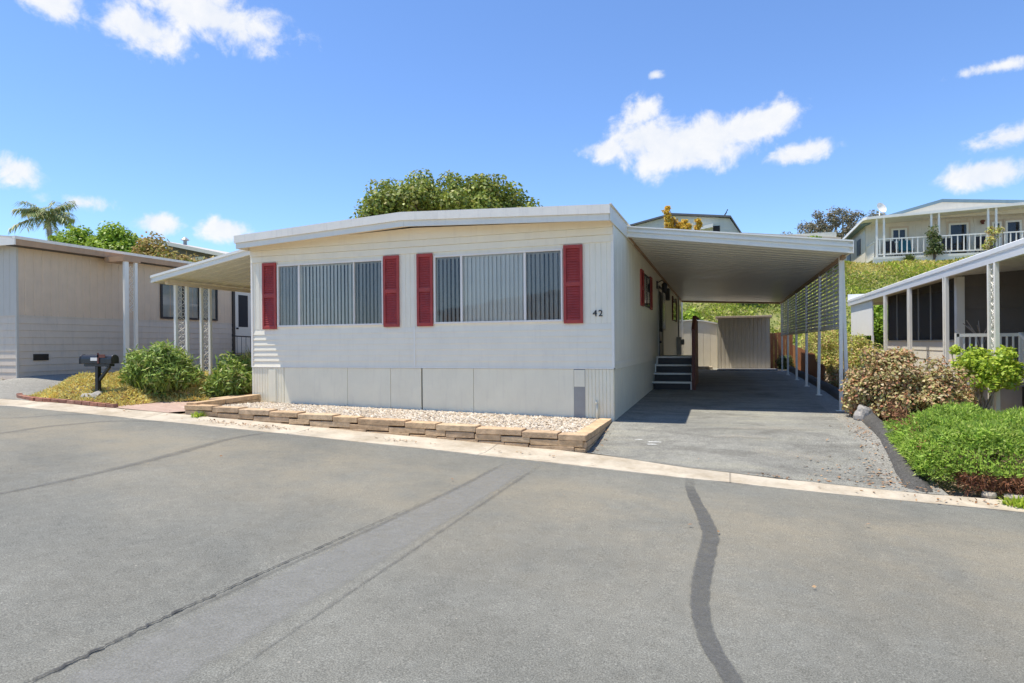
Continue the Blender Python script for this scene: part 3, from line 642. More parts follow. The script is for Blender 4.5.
# ------------------------------------------------------------------ entry steps with board rail
st = thing('entry_steps', 'black-faced entry steps with white nosings and red-brown side board', 'steps', (-1.3, 16.7, h(-1.3, 16.7)))
z0 = h(-1.3, 16); rise = (-.35-z0)/4
mbb, mbn = MB(), MB()
for i in range(4):
    ya = 15.95+i*.28; zt = z0+rise*(i+1); x0, x1 = -1.76+.0*i, -.84
    mbb.box(x0+.02, x1-.02, ya+.03, ya+.06, z0 if i == 0 else zt-rise-.02, zt-.04)
    mbb.box(x0, x1, ya+.02, ya+.31 if i < 3 else 18.6, zt-.04, zt-.008)
    mbn.box(x0-.02*(3-i), x1+.01, ya-.012, ya+.018, zt-.045, zt)
    for x in (x0-.02*(3-i), x1-.03): mbn.box(x, x+.04, ya+.0, ya+.028, zt-rise+.0 if i else z0, zt-.046)
mbb.box(-1.74, -.86, 16.9, 18.6, z0, -.4)
mbb.build('stair_body', M['black'], st); mbn.build('nosing', M['white'], st, bevel=.003)
mb = MB(); mb.prism([(-.83, 15.95, z0), (-.83, 18.6, z0), (-.83, 18.6, .60), (-.83, 16.6, .60), (-.83, 15.95, .2)], (.035, 0, 0)); mb.box(-.83, -.75, 15.9, 15.99, z0, .3); mb.bar((-.79, 15.9, .3), (-.79, 16.62, .66), .09, .04); mb.bar((-.79, 16.6, .65), (-.79, 18.6, .65), .09, .04)
mb.build('side_board', M['rail'], st, bevel=.004)

# ------------------------------------------------------------------ patio awning on the left side
aw = thing('patio_awning', 'white sloping patio awning on the left side of home 42', 'awning', (-11.5, 11, h(-11.5, 11)))
AX0, AX1, AY0, AY1 = -11.72, -9.05, 10.5, 20.0
az = lambda x: np.interp(x, [AX0, AX1], [1.44, 1.92])
mb = MB(); prof = []; y = AY0+.02
while y < AY1: prof += [(y, 0), (y+.235, 0), (y+.245, .025), (y+.295, .025)]; y += .305
mb.skin([(AX0, yy, az(AX0)+d) for yy, d in prof], [(AX1, yy, az(AX1)+d) for yy, d in prof])
mb.skin([(AX0, AY0, az(AX0)+.1), (AX1, AY0, az(AX1)+.1)], [(AX0, AY1, az(AX0)+.1), (AX1, AY1, az(AX1)+.1)]); mb.build('roof', M['carport_under'], aw, fix=False)
mb = MB(); pf2 = [(0, -.06), (-.04, -.055), (-.045, -.01), (-.015, 0), (-.02, .04), (-.05, .05), (-.05, .1), (-.02, .108), (.03, .108)]
mb.skin([(AX0-.03, AY0+a, az(AX0)+c) for a, c in pf2], [(AX1, AY0+a, az(AX1)+c) for a, c in pf2])
mb.skin([(AX0+a, AY0-.05, az(AX0)+c) for a, c in pf2], [(AX0+a, AY1, az(AX0)+c) for a, c in pf2]); mb.build('fascia', M['white'], aw)
mb = MB(); mb.box(-11.56, -11.48, AY0+.15, AY1, 1.36, 1.435); mb.build('beam', M['soffit'], aw)
for ya, yb in ((10.88, 11.19), (11.6, 11.86)):
    zb = h(-11.5, ya)
    for y in (ya, yb):
        mb = MB(); mb.box(-11.535, -11.475, y-.03, y+.03, zb, 1.36); mb.build('post', M['white'], aw, bevel=.004)
    mb = MB(); scroll_panel(mb, (-11.505, ya+.03), (-11.505, yb-.03), 1.34, zb+.1, 8); mb.build('scrollwork', M['white'], aw)
# ================================================================== stone planter and gravel
def jbox(mb, p, d, n, L_, W_, Hh, j=.008, mi=0):
    """a rough stone: p = back-bottom corner, d along, n outward"""
    d = Vector((*d, 0)); n = Vector((*n, 0)); p = Vector(p); q = []
    for z in (0, Hh):
        for a, b_ in ((0, 0), (L_, 0), (L_, W_), (0, W_)):
            q.append(p+d*a+n*b_+Vector((0, 0, z))+Vector([random.uniform(-j, j) for _ in range(3)]))
    mb.hexa(q, mi)
def stone_wall(a, b_, top, bot, thick, name, label, cat, courses=3, cap_over=.002, mb=None):
    A = Vector(a); B = Vector(b_); d = (B-A); L_ = d.length; d.normalize(); n = Vector((d.y, -d.x))
    mb = mb or MB(); hh = .085
    for c in range(courses):
        s = -random.uniform(0, .15)
        while s < L_:
            l = random.uniform(.28, .75) if c else random.uniform(.38, .85); s0 = max(s, 0); s1 = min(s+l, L_)
            if s1-s0 > .06:
                t = top((s0+s1)/2/L_)-c*hh*1.04; bt = bot((s0+s1)/2/L_)
                if t-.03 > bt:
                    hz = min(hh, t-bt+.02); out = (cap_over if c == 0 else random.uniform(-.009, .001)); w = thick if c == 0 else thick*.8
                    pp = A+d*(s0+.004)
                    jbox(mb, (pp.x-n.x*(thick-out), pp.y-n.y*(thick-out), t-hz), d, n, s1-s0-.008, w+(0 if c == 0 else thick*.2), hz-.003, .005 if c else .0035)
            s += l
    return mb
PR, PL = (-1.78, 8.23), (-8.72, 8.40)
ct = lambda x: -1.212+(x+1.78)/(-6.94)*.242
mb = stone_wall(PL, PR, lambda t: ct(PL[0]+(PR[0]-PL[0])*t), lambda t: h(PL[0]+(PR[0]-PL[0])*t, PL[1]+(PR[1]-PL[1])*t)-.03, .22, '', '', '', 4)
stone_wall((-1.78, 8.26), (-1.80, 10.3), lambda t: ct(-1.82)-.012*t, lambda t: h(-1.9, 8.26+2.05*t)-.04, .2, '', '', '', 3, mb=mb)
stone_wall((-8.98, 10.32), (-8.74, 8.44), lambda t: ct(-9.0)+.01, lambda t: h(-9.2, 9.5)-.04, .2, '', '', '', 2, mb=mb)
tag(mb.build('stone_planter', M['stone'], bevel=.008), 'low sandstone block planter edging in front of home 42', 'planter')
mb = stone_wall((-9.55, 11.4), (-9.5, 9.75), lambda t: -.99, lambda t: -1.2, .2, '', '', '', 2)
tag(mb.build('stone_edging', M['stone'], bevel=.008), 'short low row of stone blocks behind the planter\'s left corner', 'edging')
# gravel: a bed and loose pebbles
def gz(x, y): f = np.clip((y-8.4)/2.0, 0, 1); return (ct(x)-.05)*(1-f)+(ct(x)*.55-1.265*.45-.015)*f
mb = MB(); rows = []
for x in np.linspace(-8.9, -1.92, 50):
    y0 = np.interp(x, [PL[0], PR[0]], [PL[1], PR[1]])+.08
    rows.append([(x, y, gz(x, y)-.012) for y in np.linspace(y0, FY+.02, 8)])
for a, b_ in zip(rows, rows[1:]): mb.skin(a, b_)
def pebbles(mb, n, f, smin, smax):
    base = np.array([(1,0,0),(-1,0,0),(0,1,0),(0,-1,0),(0,0,1),(0,0,-1),(.6,.6,.5),(-.6,.6,.4)])[:6]
    fs = [(0,2,4),(2,1,4),(1,3,4),(3,0,4),(2,0,5),(1,2,5),(3,1,5),(0,3,5)]
    for _ in range(n):
        x, y, z = f(); s = random.uniform(smin, smax); a = random.random()*6.28
        v = base*np.array([s*random.uniform(.7, 1.3), s*random.uniform(.6, 1), s*random.uniform(.4, .7)]); v = v+rng.uniform(-.25, .25, v.shape)*s
        ca, sa = math.cos(a), math.sin(a); w = np.stack([v[:, 0]*ca-v[:, 1]*sa+x, v[:, 0]*sa+v[:, 1]*ca+y, v[:, 2]+z], -1)
        mb.add([tuple(p) for p in w], fs)
def gp():
    x = random.uniform(-8.7, -2.0); y0 = np.interp(x, [PL[0], PR[0]], [PL[1], PR[1]])+.03; y = random.uniform(y0, FY-.03); return x, y, gz(x, y)
pebbles(mb, 10500, gp, .016, .034)
tag(mb.build('gravel', M['pebble'], fix=False), kind='stuff')

# ================================================================== leaves
def unit(v): return v/np.maximum(np.linalg.norm(v, axis=-1, keepdims=True), 1e-9)
def leaf_mesh(name, P, D, Nn, Ls, Ws, mat, parent=None, fold=.2, droop=0):
    """rhombic leaves at P along D (unit), facing Nn"""
    n = len(P); W = unit(np.cross(D, Nn)); Nn = unit(np.cross(W, D)); Ls = np.broadcast_to(np.asarray(Ls, float), (n,))[:, None]; Ws = np.broadcast_to(np.asarray(Ws, float), (n,))[:, None]
    mid = P+D*Ls*.45+Nn*Ws*fold; tip = P+D*Ls; tip[:, 2] -= droop*Ls[:, 0]
    V = np.stack([P, mid+W*Ws, tip, mid-W*Ws], 1).reshape(-1, 3)
    me = bpy.data.meshes.new(name); me.vertices.add(4*n); me.vertices.foreach_set('co', V.astype(np.float32).ravel())
    me.loops.add(4*n); me.loops.foreach_set('vertex_index', np.arange(4*n, dtype=np.int32)); me.polygons.add(n)
    me.polygons.foreach_set('loop_start', np.arange(0, 4*n, 4, dtype=np.int32)); me.polygons.foreach_set('loop_total', np.full(n, 4, np.int32))
    me.update(calc_edges=True); me.validate(); me.materials.append(mat)
    o = bpy.data.objects.new(name, me); C.objects.link(o)
    if parent: link_child(o, parent)
    return o
def rdir(n): return unit(rng.normal(size=(n, 3)))
def clumps(cent, rad, per, lo=.35, up=.65, jit=.7, squash=.85):
    """leaf positions, directions and facings spread through ball-shaped clumps"""
    Ps, Ds, Ns = [], [], []
    for c, r in zip(cent, rad):
        d = rdir(per); rr = r*(lo+(1-lo)*rng.random(per)**.6)
        p = np.asarray(c)+d*rr[:, None]*np.array([1, 1, squash]); Ps.append(p)
        nd = unit(d+rng.normal(size=(per, 3))*jit+np.array([0, 0, up])); Ns.append(nd)
        Ds.append(unit(np.cross(nd, rdir(per))))
    return np.concatenate(Ps), np.concatenate(Ds), np.concatenate(Ns)
def crown_centres(c, R_, k, rs, bottom=-.35, seed=0):
    g = np.random.default_rng(seed); d = unit(g.normal(size=(k*3, 3))); d = d[d[:, 2] > bottom][:k]
    f = g.uniform(.45, 1.0, len(d))[:, None]
    return np.asarray(c)+d*f*np.asarray(R_), g.uniform(rs[0], rs[1], len(d))
def limbs(mb, base, tops, r0, r1, sag=.25, n=5):
    base = Vector(base)
    for t in tops:
        t = Vector(t); m1 = base.lerp(t, .4); m1.z += (t.z-base.z)*sag*.5; jx = (t-base).length*.05
        pts = [base.lerp(m1, k/3) for k in range(3)]+[m1.lerp(t, k/3) for k in range(4)]
        pts = [pts[0]]+[p+Vector((random.uniform(-jx, jx), random.uniform(-jx, jx), 0)) for p in pts[1:]]
        mb.tube(pts, [r0+(r1-r0)*i/(len(pts)-1) for i in range(len(pts))], n, cap=False)
def tree(name, label, cat, base, crown_c, R_, k, rs, per, leaf, lw, mat, trunk_r, bark='bark', seed=1, group=None, bottom=-.35, lo=.35, nl=9, fork=.5):
    t = thing(name, label, cat, base, group); cc, rr = crown_centres(crown_c, R_, k, rs, bottom, seed)
    mb = MB(); b0 = Vector(base); fk = b0.lerp(Vector(crown_c), fork); fk.x += random.uniform(-.1, .1)
    mb.tube([b0-Vector((0, 0, .1)), b0.lerp(fk, .5)+Vector((random.uniform(-.06, .06), 0, 0)), fk], [trunk_r*1.25, trunk_r, trunk_r*.8], 8)
    idx = list(range(len(cc))); random.shuffle(idx)
    limbs(mb, fk, [cc[i] for i in idx[:nl]], trunk_r*.6, trunk_r*.12); mb.build('trunk', M[bark], t, smooth=True)
    P, D, Nn = clumps(cc, rr, per, lo)
    leaf_mesh('crown', P, D, Nn, leaf*rng.uniform(.7, 1.25, len(P)), lw*rng.uniform(.7, 1.2, len(P)), M[mat], t)
    return t
def bush(name, label, cat, base, R_, k, rs, per, leaf, lw, mat, seed, group=None, stems=8, extra=None, lift=.75, lo=.3, jit=.7):
    t = thing(name, label, cat, base, group); c = (base[0], base[1], base[2]+R_[2]*lift)
    cc, rr = crown_centres(c, R_, k, rs, -.75, seed); cc[:, 2] = np.maximum(cc[:, 2], base[2]+rr*.35)
    mb = MB(); limbs(mb, base, [cc[i] for i in range(min(stems, len(cc)))], .022, .006, n=4); mb.build('stems', M['bark'], t)
    P, D, Nn = clumps(cc, rr, per, lo, jit=jit); P[:, 2] = np.maximum(P[:, 2], base[2]+.01)
    leaf_mesh('foliage', P, D, Nn, leaf*rng.uniform(.7, 1.25, len(P)), lw*rng.uniform(.7, 1.2, len(P)), M[mat], t)
    if extra: leaf_mesh('leaf_tips', *extra(cc, rr), t)
    return t
def strap_clump(name, label, base, rx, ht, n, mat, seed, cat='shrub', wide=.012, group=None):
    """arching strap leaves from one crown, each a bent ribbon of three faces"""
    g = np.random.default_rng(seed); mb = MB(); t = thing(name, label, cat, base, group)
    for i in range(n):
        a = g.uniform(0, 6.283); q = g.random()**.6; bx, by = base[0]+math.cos(a)*rx*.6*q, base[1]+math.sin(a)*rx*.6*q
        L_ = ht*g.uniform(.55, 1.08)*(1-.25*q); ln = g.uniform(.1, 1.05)*q+.08; a2 = a+g.normal()*.6; dx, dy = math.cos(a2), math.sin(a2)
        wx, wy = -dy, dx; w = wide*g.uniform(.6, 1.3); A, B = [], []
        for k, s in enumerate((0, .4, .72, 1.0)):
            out = ln*L_*(s**1.7); z = L_*(s-.32*ln*s**3); ww = w*(1, 1.1, .8, .08)[k]
            p = (bx+dx*out, by+dy*out, base[2]+z); A.append((p[0]-wx*ww, p[1]-wy*ww, p[2])); B.append((p[0]+wx*ww, p[1]+wy*ww, p[2]))
        mb.skin(A, B)
    mb.build('leaves', M[mat], t, fix=False); return t

# ================================================================== mailbox, lawn, bushes on the left
bx, by = -11.45, 9.0; bz = h(bx, by)
t = thing('mailbox', 'black mailbox on a post set in a rounded grey rock', 'mailbox', (bx, by, bz))
mb = MB(); mb.box(bx-.037, bx+.037, by-.037, by+.037, bz, -.31); mb.box(bx-.3, bx+.36, by-.055, by+.055, -.36, -.31); mb.bar((bx+.04, by, -.62), (bx+.3, by, -.36), .05); mb.build('post', M['black'], t, bevel=.004)
def arch_box(x0, x1, yc, w, z0, hs, n=9):
    mb = MB(); pr = [(yc-w/2, z0), (yc-w/2, z0+hs)]+[(yc-w/2*math.cos(math.pi*k/n), z0+hs+w/2*math.sin(math.pi*k/n)) for k in range(1, n)]+[(yc+w/2, z0+hs), (yc+w/2, z0)]
    mb.prism([(x0, a, c) for a, c in pr], (x1-x0, 0, 0)); return mb
arch_box(bx-.36, bx+.44, by, .17, -.305, .085).build('box', M['black'], t, smooth=False, bevel=.004)
arch_box(bx-.385, bx-.362, by, .185, -.31, .09).build('door', M['black'], t, bevel=.004)
mb = MB(); mb.box(bx-.08, bx+.1, by-.092, by-.086, -.25, -.19); mb.build('highlight_patch', M['white'], t)  # small white patch put on as the highlight on the box's side
mb = MB(); mb.box(bx+.1, bx+.14, by-.098, by-.088, -.3, -.1); mb.box(bx+.1, bx+.3, by-.098, by-.088, -.19, -.13); mb.build('flag', M['rail'], t)
mb = MB()
for i in range(60):
    pass
bm = bmesh.new(); bmesh.ops.create_icosphere(bm, subdivisions=3, radius=1)
for v in bm.verts: v.co = Vector((v.co.x*.27, v.co.y*.2, max(v.co.z, -.3)*.15))*(1+.18*math.sin(v.co.x*5+v.co.y*3)+random.uniform(-.03, .03))+Vector((bx-.02, by-.05, bz+.02))
me = bpy.data.meshes.new('base_rock'); bm.to_mesh(me); bm.free(); me.materials.append(M['rock']); o = bpy.data.objects.new('base_rock', me); C.objects.link(o); link_child(o, t)

# dry lawn: mound of straw-coloured tufts behind a brick edge
lawn = [(-13.1, 8.75), (-12.3, 8.5), (-11.3, 8.52), (-10.4, 8.5), (-10.3, 9.3), (-9.7, 9.9), (-9.62, 12.4), (-11.5, 13.2), (-13.0, 12.6), (-13.6, 11.0), (-13.6, 9.6)]
def inside(P, poly):
    r_ = np.zeros(len(P), bool); n = len(poly)
    for i in range(n):
        (x0, y0), (x1, y1) = poly[i], poly[(i+1) % n]
        r_ ^= ((y0 > P[:, 1]) != (y1 > P[:, 1])) & (P[:, 0] < (x1-x0)*(P[:, 1]-y0)/(y1-y0+1e-12)+x0)
    return r_
def edge_d(P, poly):
    d = np.full(len(P), 9.)
    for i in range(len(poly)):
        a = np.array(poly[i]); b_ = np.array(poly[(i+1) % len(poly)]); ab = b_-a
        tt = np.clip(((P-a)@ab)/(ab@ab), 0, 1)[:, None]; d = np.minimum(d, np.linalg.norm(P-(a+tt*ab), axis=1))
    return d
P2 = np.stack([rng.uniform(-13.8, -9.5, 48000), rng.uniform(8.45, 13.2, 48000)], -1); P2 = P2[inside(P2, lawn)]
mound = .28*ss(edge_d(P2, lawn)/.8)+.05*(np.sin(P2[:, 0]*4)*np.sin(P2[:, 1]*5)); z = H(P2[:, 0], P2[:, 1])+np.maximum(mound, 0)-.01
P = np.column_stack([P2, z]); D = unit(rng.normal(size=P.shape)*np.array([1, 1, .5])+np.array([0, 0, .45])); leafN = unit(rdir(len(P))+np.array([-.2, -.2, .9]))
o = leaf_mesh('dry_lawn', P, D, leafN, rng.uniform(.05, .11, len(P)), .012, M['straw']); tag(o, kind='stuff')
mb = MB(); ed = [Vector(p) for p in [(-13.4, 8.86), (-13.1, 8.68), (-12.3, 8.45), (-11.3, 8.46), (-10.4, 8.44)]]
for a, b_ in zip(ed, ed[1:]):
    d = (b_-a); L_ = d.length; d.normalize(); s = 0
    while s < L_-.1:
        p = a+d*s; jbox(mb, (p.x, p.y+.05, h(p.x, p.y)), (d.x, d.y), (d.y, -d.x), .19, .1, .065, .006); s += .2
tag(mb.build('brick_edging', M['brick'], bevel=.006), 'low red brick border along the front of the dry lawn', 'edging')
def leafy_clump(name, label, base, R_, k, seed, straps, ht):
    t = bush(name, label, 'shrub', base, R_, k, (.16, .28), 190, .13, .017, 'lf_agap', seed, stems=10, jit=.9)
    mb = MB(); g = np.random.default_rng(seed)
    for i in range(straps):
        a = g.uniform(0, 6.283); q = g.random()**.5; x0, y0 = base[0]+math.cos(a)*R_[0]*.8*q, base[1]+math.sin(a)*R_[1]*.8*q
        zb = base[2]+R_[2]*1.35*(1-q*q*.75)*g.uniform(.45, .9); L_ = ht*g.uniform(.5, 1.1); a2 = a+g.normal()*.8; ln = g.uniform(.15, .9); dx, dy = math.cos(a2), math.sin(a2); w = .010*g.uniform(.7, 1.4); A, B = [], []
        for kk, s in enumerate((0, .4, .72, 1.0)):
            o_ = ln*L_*s**1.6; z = L_*(s-.4*ln*s**3); ww = w*(1, 1.1, .8, .1)[kk]
            A.append((x0+dx*o_+dy*ww, y0+dy*o_-dx*ww, zb+z)); B.append((x0+dx*o_-dy*ww, y0+dy*o_+dx*ww, zb+z))
        mb.skin(A, B)
    mb.build('strap_leaves', M['lf_agap'], t, fix=False)
leafy_clump('green_shrub', 'large dense green shrub beside the mailbox lawn', (-10.85, 9.85, h(-10.85, 9.85)+.02), (.71, .66, .56), 62, 3, 900, .42)
leafy_clump('green_shrub', 'smaller bright green shrub next to the left wall corner of home 42', (-9.85, 10.65, h(-9.85, 10.65)), (.50, .48, .46), 40, 4, 700, .36)
strap_clump('weed', 'small green weed at the left end of the stone planter', (-8.35, 8.34, h(-8.35, 8.3)), .16, .15, 90, 'lf_lime', 5, 'weed', .008)
strap_clump('weed', 'low green weed by the gutter below the juniper hedge', (2.75, 7.74, h(2.75, 7.74)), .2, .13, 120, 'lf_lime', 6, 'weed', .01)
strap_clump('fern_clump', 'dark spiky plant in the shade by the left neighbour\'s door', (-11.6, 13.6, h(-11.6, 13.6)), .6, 1.1, 500, 'lf_dark', 8)

# ================================================================== left neighbour
NX, NY0, NY1 = -15.5, 10.2, 21.8; NXL = -23.0
nb = thing('mobile_home', 'tan mobile home with grooved upper walls and grey lap siding below', 'mobile home', (NX, NY0, -.66))
mb = MB()
ribs(mb, NY0, NY1, NX, .76, 2.46, .2, .008, 1, axis='y', mi=0); ribs(mb, NXL, NX, NY0, .76, 2.40, .2, .008, mi=2)
mb.box(NXL, NX-.01, NY0+.01, NY1, .0, 2.42, 0)
laps(mb, NY0, NY1, NX, -.72, .74, 9, .016, 1, 1, 'y'); laps(mb, NXL, NX, NY0, -.72, .74, 9, .016, mi=1)
mb.box(NXL, NX-.01, NY0+.01, NY1, -.8, .0, 1); mb.box(NX-.02, NX+.02, NY0-.02, NY0+.03, -.7, 2.42, 2)
mb.box(NX, NX+.014, NY0, NY1, .735, .765, 1); mb.box(NXL, NX, NY0-.014, NY0, .735, .765, 1)
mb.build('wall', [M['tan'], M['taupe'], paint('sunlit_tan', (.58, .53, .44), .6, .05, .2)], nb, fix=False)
mb = MB(); NR = NX+.35
mb.prism([(NR, NY0-.25, 2.42), (NR, NY0-.25, 2.52), ((NXL+NX)/2, NY0-.25, 2.95), (NXL, NY0-.25, 2.52), (NXL, NY0-.25, 2.42)], (0, NY1-NY0+.5, 0)); mb.build('roof', M['gravelroof'], nb)
mb = MB(); mb.box(NR-.02, NR+.015, NY0-.27, NY1+.2, 2.33, 2.46); mb.build('fascia', M['brownroof'], nb)
mb = MB(); mb.box(NX, NR-.02, NY0-.22, NY1, 2.33, 2.36); mb.build('soffit', M['dark'], nb)
mb = MB(); mb.box(NR-.05, NR+.03, NY0-.28, NY1+.2, 2.462, 2.53); mb.prism([(NXL, NY0-.28, 2.4), (NR+.02, NY0-.28, 2.33), (NR+.02, NY0-.28, 2.46), ((NXL+NX)/2, NY0-.28, 2.98), (NXL, NY0-.28, 2.6)], (0, .03, 0)); mb.build('roof_edge', M['roof_edge'], nb)
mb = MB(); mb.box(NX+.014, NX+.03, 10.55, 10.9, -.29, -.14); mb.build('vent', M['black'], nb)
def nwin(y0, y1, z0, z1, bars):
    f = MB()
    for a, b_, c, d in ((y0, y1, z0, z0+.06), (y0, y1, z1-.06, z1), (y0, y0+.06, z0+.06, z1-.06), (y1-.06, y1, z0+.06, z1-.06)): f.box(NX, NX+.05, a, b_, c, d)
    for q in bars: f.box(NX, NX+.045, q-.025, q+.025, z0+.06, z1-.06)
    fr = f.build('window', M['dark'], nb)
    g = MB(); g.add([(NX+.03, y0+.05, z0+.05), (NX+.03, y1-.05, z0+.05), (NX+.03, y1-.05, z1-.05), (NX+.03, y0+.05, z1-.05)], [(0, 1, 2, 3)]); g.build('pane', M['glass'], fr, fix=False)
    cu = MB(); n = 40; A = []; B = []
    for k in range(n+1):
        yy = y0+.05+(y1-y0-.1)*k/n; xx = NX+.012+.006*math.sin(k*1.9); A.append((xx, yy, z0+.05)); B.append((xx, yy, z1-.05))
    cu.skin(A, B); cu.build('curtain', M['curtain'] , fr, fix=False)
nwin(14.1, 16.25, .82, 1.88, (14.9, 15.5))
mb = MB(); mb.box(NX, NX+.04, 17.0, 17.75, -.22, 1.88); d_ = mb.build('door', M['cream'], nb, bevel=.005)
mb = MB(); mb.box(NX, NX+.055, 16.9, 17.0, -.25, 1.95); mb.box(NX, NX+.055, 17.75, 17.85, -.25, 1.95); mb.box(NX, NX+.055, 17.0, 17.75, 1.88, 1.95); mb.build('door_frame', M['dark'], d_)
mb = MB(); mb.box(NX+.04, NX+.046, 17.16, 17.6, .65, 1.72); mb.build('door_pane', M['room'], d_)
mb = MB(); mb.tube([(NX+.04, 17.08, .6), (NX+.1, 17.08, .6)], .03, 8); mb.build('handle', M['black'], d_)
# its side awning: the pair of slim posts with scrollwork by the drive
for y0, y1, w in ((12.2, 12.32, .055), (12.5, 12.58, .04)):
    mb = MB(); mb.box(-14.64, -14.57, y0, y1, h(-14.6, 12.3), 2.2); mb.build('post', M['white'], nb, bevel=.004)
mb = MB(); scroll_panel(mb, (-14.6, 12.33), (-14.6, 12.5), 2.1, .9, 4); mb.build('scrollwork', M['white'], nb)
mb = MB(); mb.box(-15.2, -14.55, 12.15, 12.65, 2.2, 2.33); mb.build('post_head', M['brownroof'], nb)
t = thing('entry_steps', 'dark steps with a black iron handrail at the tan home\'s door', 'steps', (-14.9, 17.3, h(-14.9, 17.3)))
mb = MB(); zz = h(-14.9, 17.3)
for i in range(3): mb.box(NX+.06, -14.4-.3*i, 16.8, 17.95, zz+.13*i, zz+.13*(i+1)-.002)
mb.build('step', M['dark'], t)
for y in (16.8, 17.9):
    mb = MB()
    mb.tube([(NX+.1, y, .35), (-14.6, y, .3), (-14.4, y, .1)], .02, 5)
    for k in range(6): mb.tube([(NX+.12+k*.18, y, zz), (NX+.12+k*.18, y, .33)], .01, 4)
    mb.build('handrail', M['black'], t)

# ================================================================== right neighbour
EX, EY1 = 4.2, 26.2
rb = thing('mobile_home', 'brown-sided home with long white awning, screened porch and white railing', 'mobile home', (EX, 12.7, h(EX, 12.7)))
eb, et = 1.285, 1.52
mb = MB(); prof = []; y = 6.6
while y < EY1-.1: prof += [(y, 0), (y+.235, 0), (y+.245, .025), (y+.295, .025)]; y += .305
mb.skin([(EX+.02, yy, eb+.05+d) for yy, d in prof], [(8.2, yy, eb+.32+d) for yy, d in prof])
mb.skin([(EX+.02, 6.6, et-.01), (8.2, 6.6, et+.3)], [(EX+.02, EY1, et-.01), (8.2, EY1, et+.3)])
mb.build('awning_roof', M['carport_under'], rb, fix=False)
mb = MB(); pe = [(.06, eb+.0), (-.0, eb), (-.01, eb+.085), (.035, eb+.10), (.03, eb+.135), (-.02, eb+.15), (-.025, et-.015), (.0, et), (.06, et)]
mb.skin([(EX+a, 6.6, c) for a, c in pe], [(EX+a, EY1, c) for a, c in pe]); mb.box(EX+.0, 8.2, EY1-.02, EY1+.03, eb+.02, et+.2); mb.build('awning_fascia', M['bright'], rb)
for y, w in ((20.48, .07), (17.94, .07), (15.2, .07)):
    for dx, dy in ((0, -.07), (0, .07)):
        mb = MB(); mb.box(EX+.03-.03, EX+.03+.03, y+dy-.03, y+dy+.03, h(EX, y), eb+.04); mb.build('post', M['white'], rb)
    mb = MB(); scroll_panel(mb, (EX+.03, y-.05), (EX+.03, y+.05), eb, eb-1.5, 6); mb.build('scrollwork', M['white'], rb)
for dy in (-.14, .14):
    mb = MB(); mb.box(EX+.0, EX+.06, 12.74+dy-.035, 12.74+dy+.035, h(EX, 12.7), eb+.04); mb.build('post', M['white'], rb)
mb = MB(); scroll_panel(mb, (EX+.03, 12.62), (EX+.03, 12.86), eb, -.6, 8); mb.build('scrollwork', M['white'], rb)
mb = MB(); mb.box(EX+.08, EX+.12, 22.5, 26.1, .17, eb); 
for y in (22.5, 26.05): mb.box(EX+.07, EX+.13, y, y+.07, h(EX, y), .17)
mb.build('privacy_panel', M['bright'], rb, bevel=.005)
# screened porch: low boarded wall, dark screens, thin mullions
PXS = 4.66; pz = -.02
mb = MB(); laps(mb, 15.9, 22.3, PXS, h(5, 18)-.02, pz, 6, .014, -1, 0, 'y'); laps(mb, PXS, 8.0, 15.9, h(5, 16)-.02, pz-.7, 5, .014); mb.box(PXS+.01, PXS+.08, 15.92, 22.3, -1.4, pz); mb.build('porch_base', M['cream'], rb, fix=False)
mb = MB(); mb.add([(PXS+.03, 15.95, pz), (PXS+.03, 22.3, pz), (PXS+.03, 22.3, eb+.07), (PXS+.03, 15.95, eb+.07)], [(0, 1, 2, 3)]); mb.build('porch_screen', M['darkscreen'], rb, fix=False)
mb = MB()
for y in (16.9, 17.95, 19.0, 20.1, 21.2): mb.box(PXS+.01, PXS+.05, y-.02, y+.02, pz, eb+.05)
mb.box(PXS-.02, PXS+.07, 15.9, 22.3, pz-.0, pz+.03); mb.build('mullion', M['galv'], rb)
mb = MB(); mb.box(PXS-.06, PXS+.09, 15.82, 15.97, -1.0, eb+.06); mb.build('corner_post', M['white'], rb, bevel=.004)
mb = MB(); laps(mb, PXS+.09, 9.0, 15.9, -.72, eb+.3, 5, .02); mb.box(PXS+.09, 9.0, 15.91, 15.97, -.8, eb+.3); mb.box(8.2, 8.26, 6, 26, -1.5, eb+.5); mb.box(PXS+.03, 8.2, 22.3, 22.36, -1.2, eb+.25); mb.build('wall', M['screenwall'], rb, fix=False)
mb = MB(); mb.box(PXS-.3, 8.2, 13.95, 15.85, -.86, -.76); mb.box(PXS-.25, 8.2, 14.0, 14.04, -1.5, -.86); mb.build('deck', M['slab'], rb)
mb = MB()
mb.box(4.05, 5.05, 13.93, 13.99, .06, .12); mb.box(4.05, 5.05, 13.94, 13.98, -.66, -.61)
for k in range(11): mb.box(4.06+k*.096, 4.085+k*.096, 13.945, 13.97, -.61, .06)
for x in (4.03, 5.03): mb.box(x, x+.06, 13.93, 13.99, -.76, .13)
mb.build('railing', M['white'], rb); mb = MB()
for x in (5.04, 6.3):
    mb.bar((x, 13.95, .1), (x, 12.2, -.55), .05, .06); mb.bar((x, 13.95, -.62), (x, 12.2, -1.27), .04, .16); mb.box(x-.025, x+.025, 12.18, 12.24, h(5, 12.2), -.55)
    for k in range(9): mb.box(x-.012, x+.012, 12.35+k*.18, 12.375+k*.18, -1.2+k*.067, -.5+k*.067)
    mb.build('stair_rail', M['white'], rb); mb = MB()
mb = MB()
for k in range(4): mb.box(5.07, 6.28, 12.25+k*.42, 12.7+k*.42, h(5.5, 12.2)-.05, -1.32+k*.155)
mb.build('porch_steps', M['dark'], rb)
mb = MB(); mb.tube([(4.9, 15.4, -.76), (4.9, 15.4, -.2)], .12, 8); 
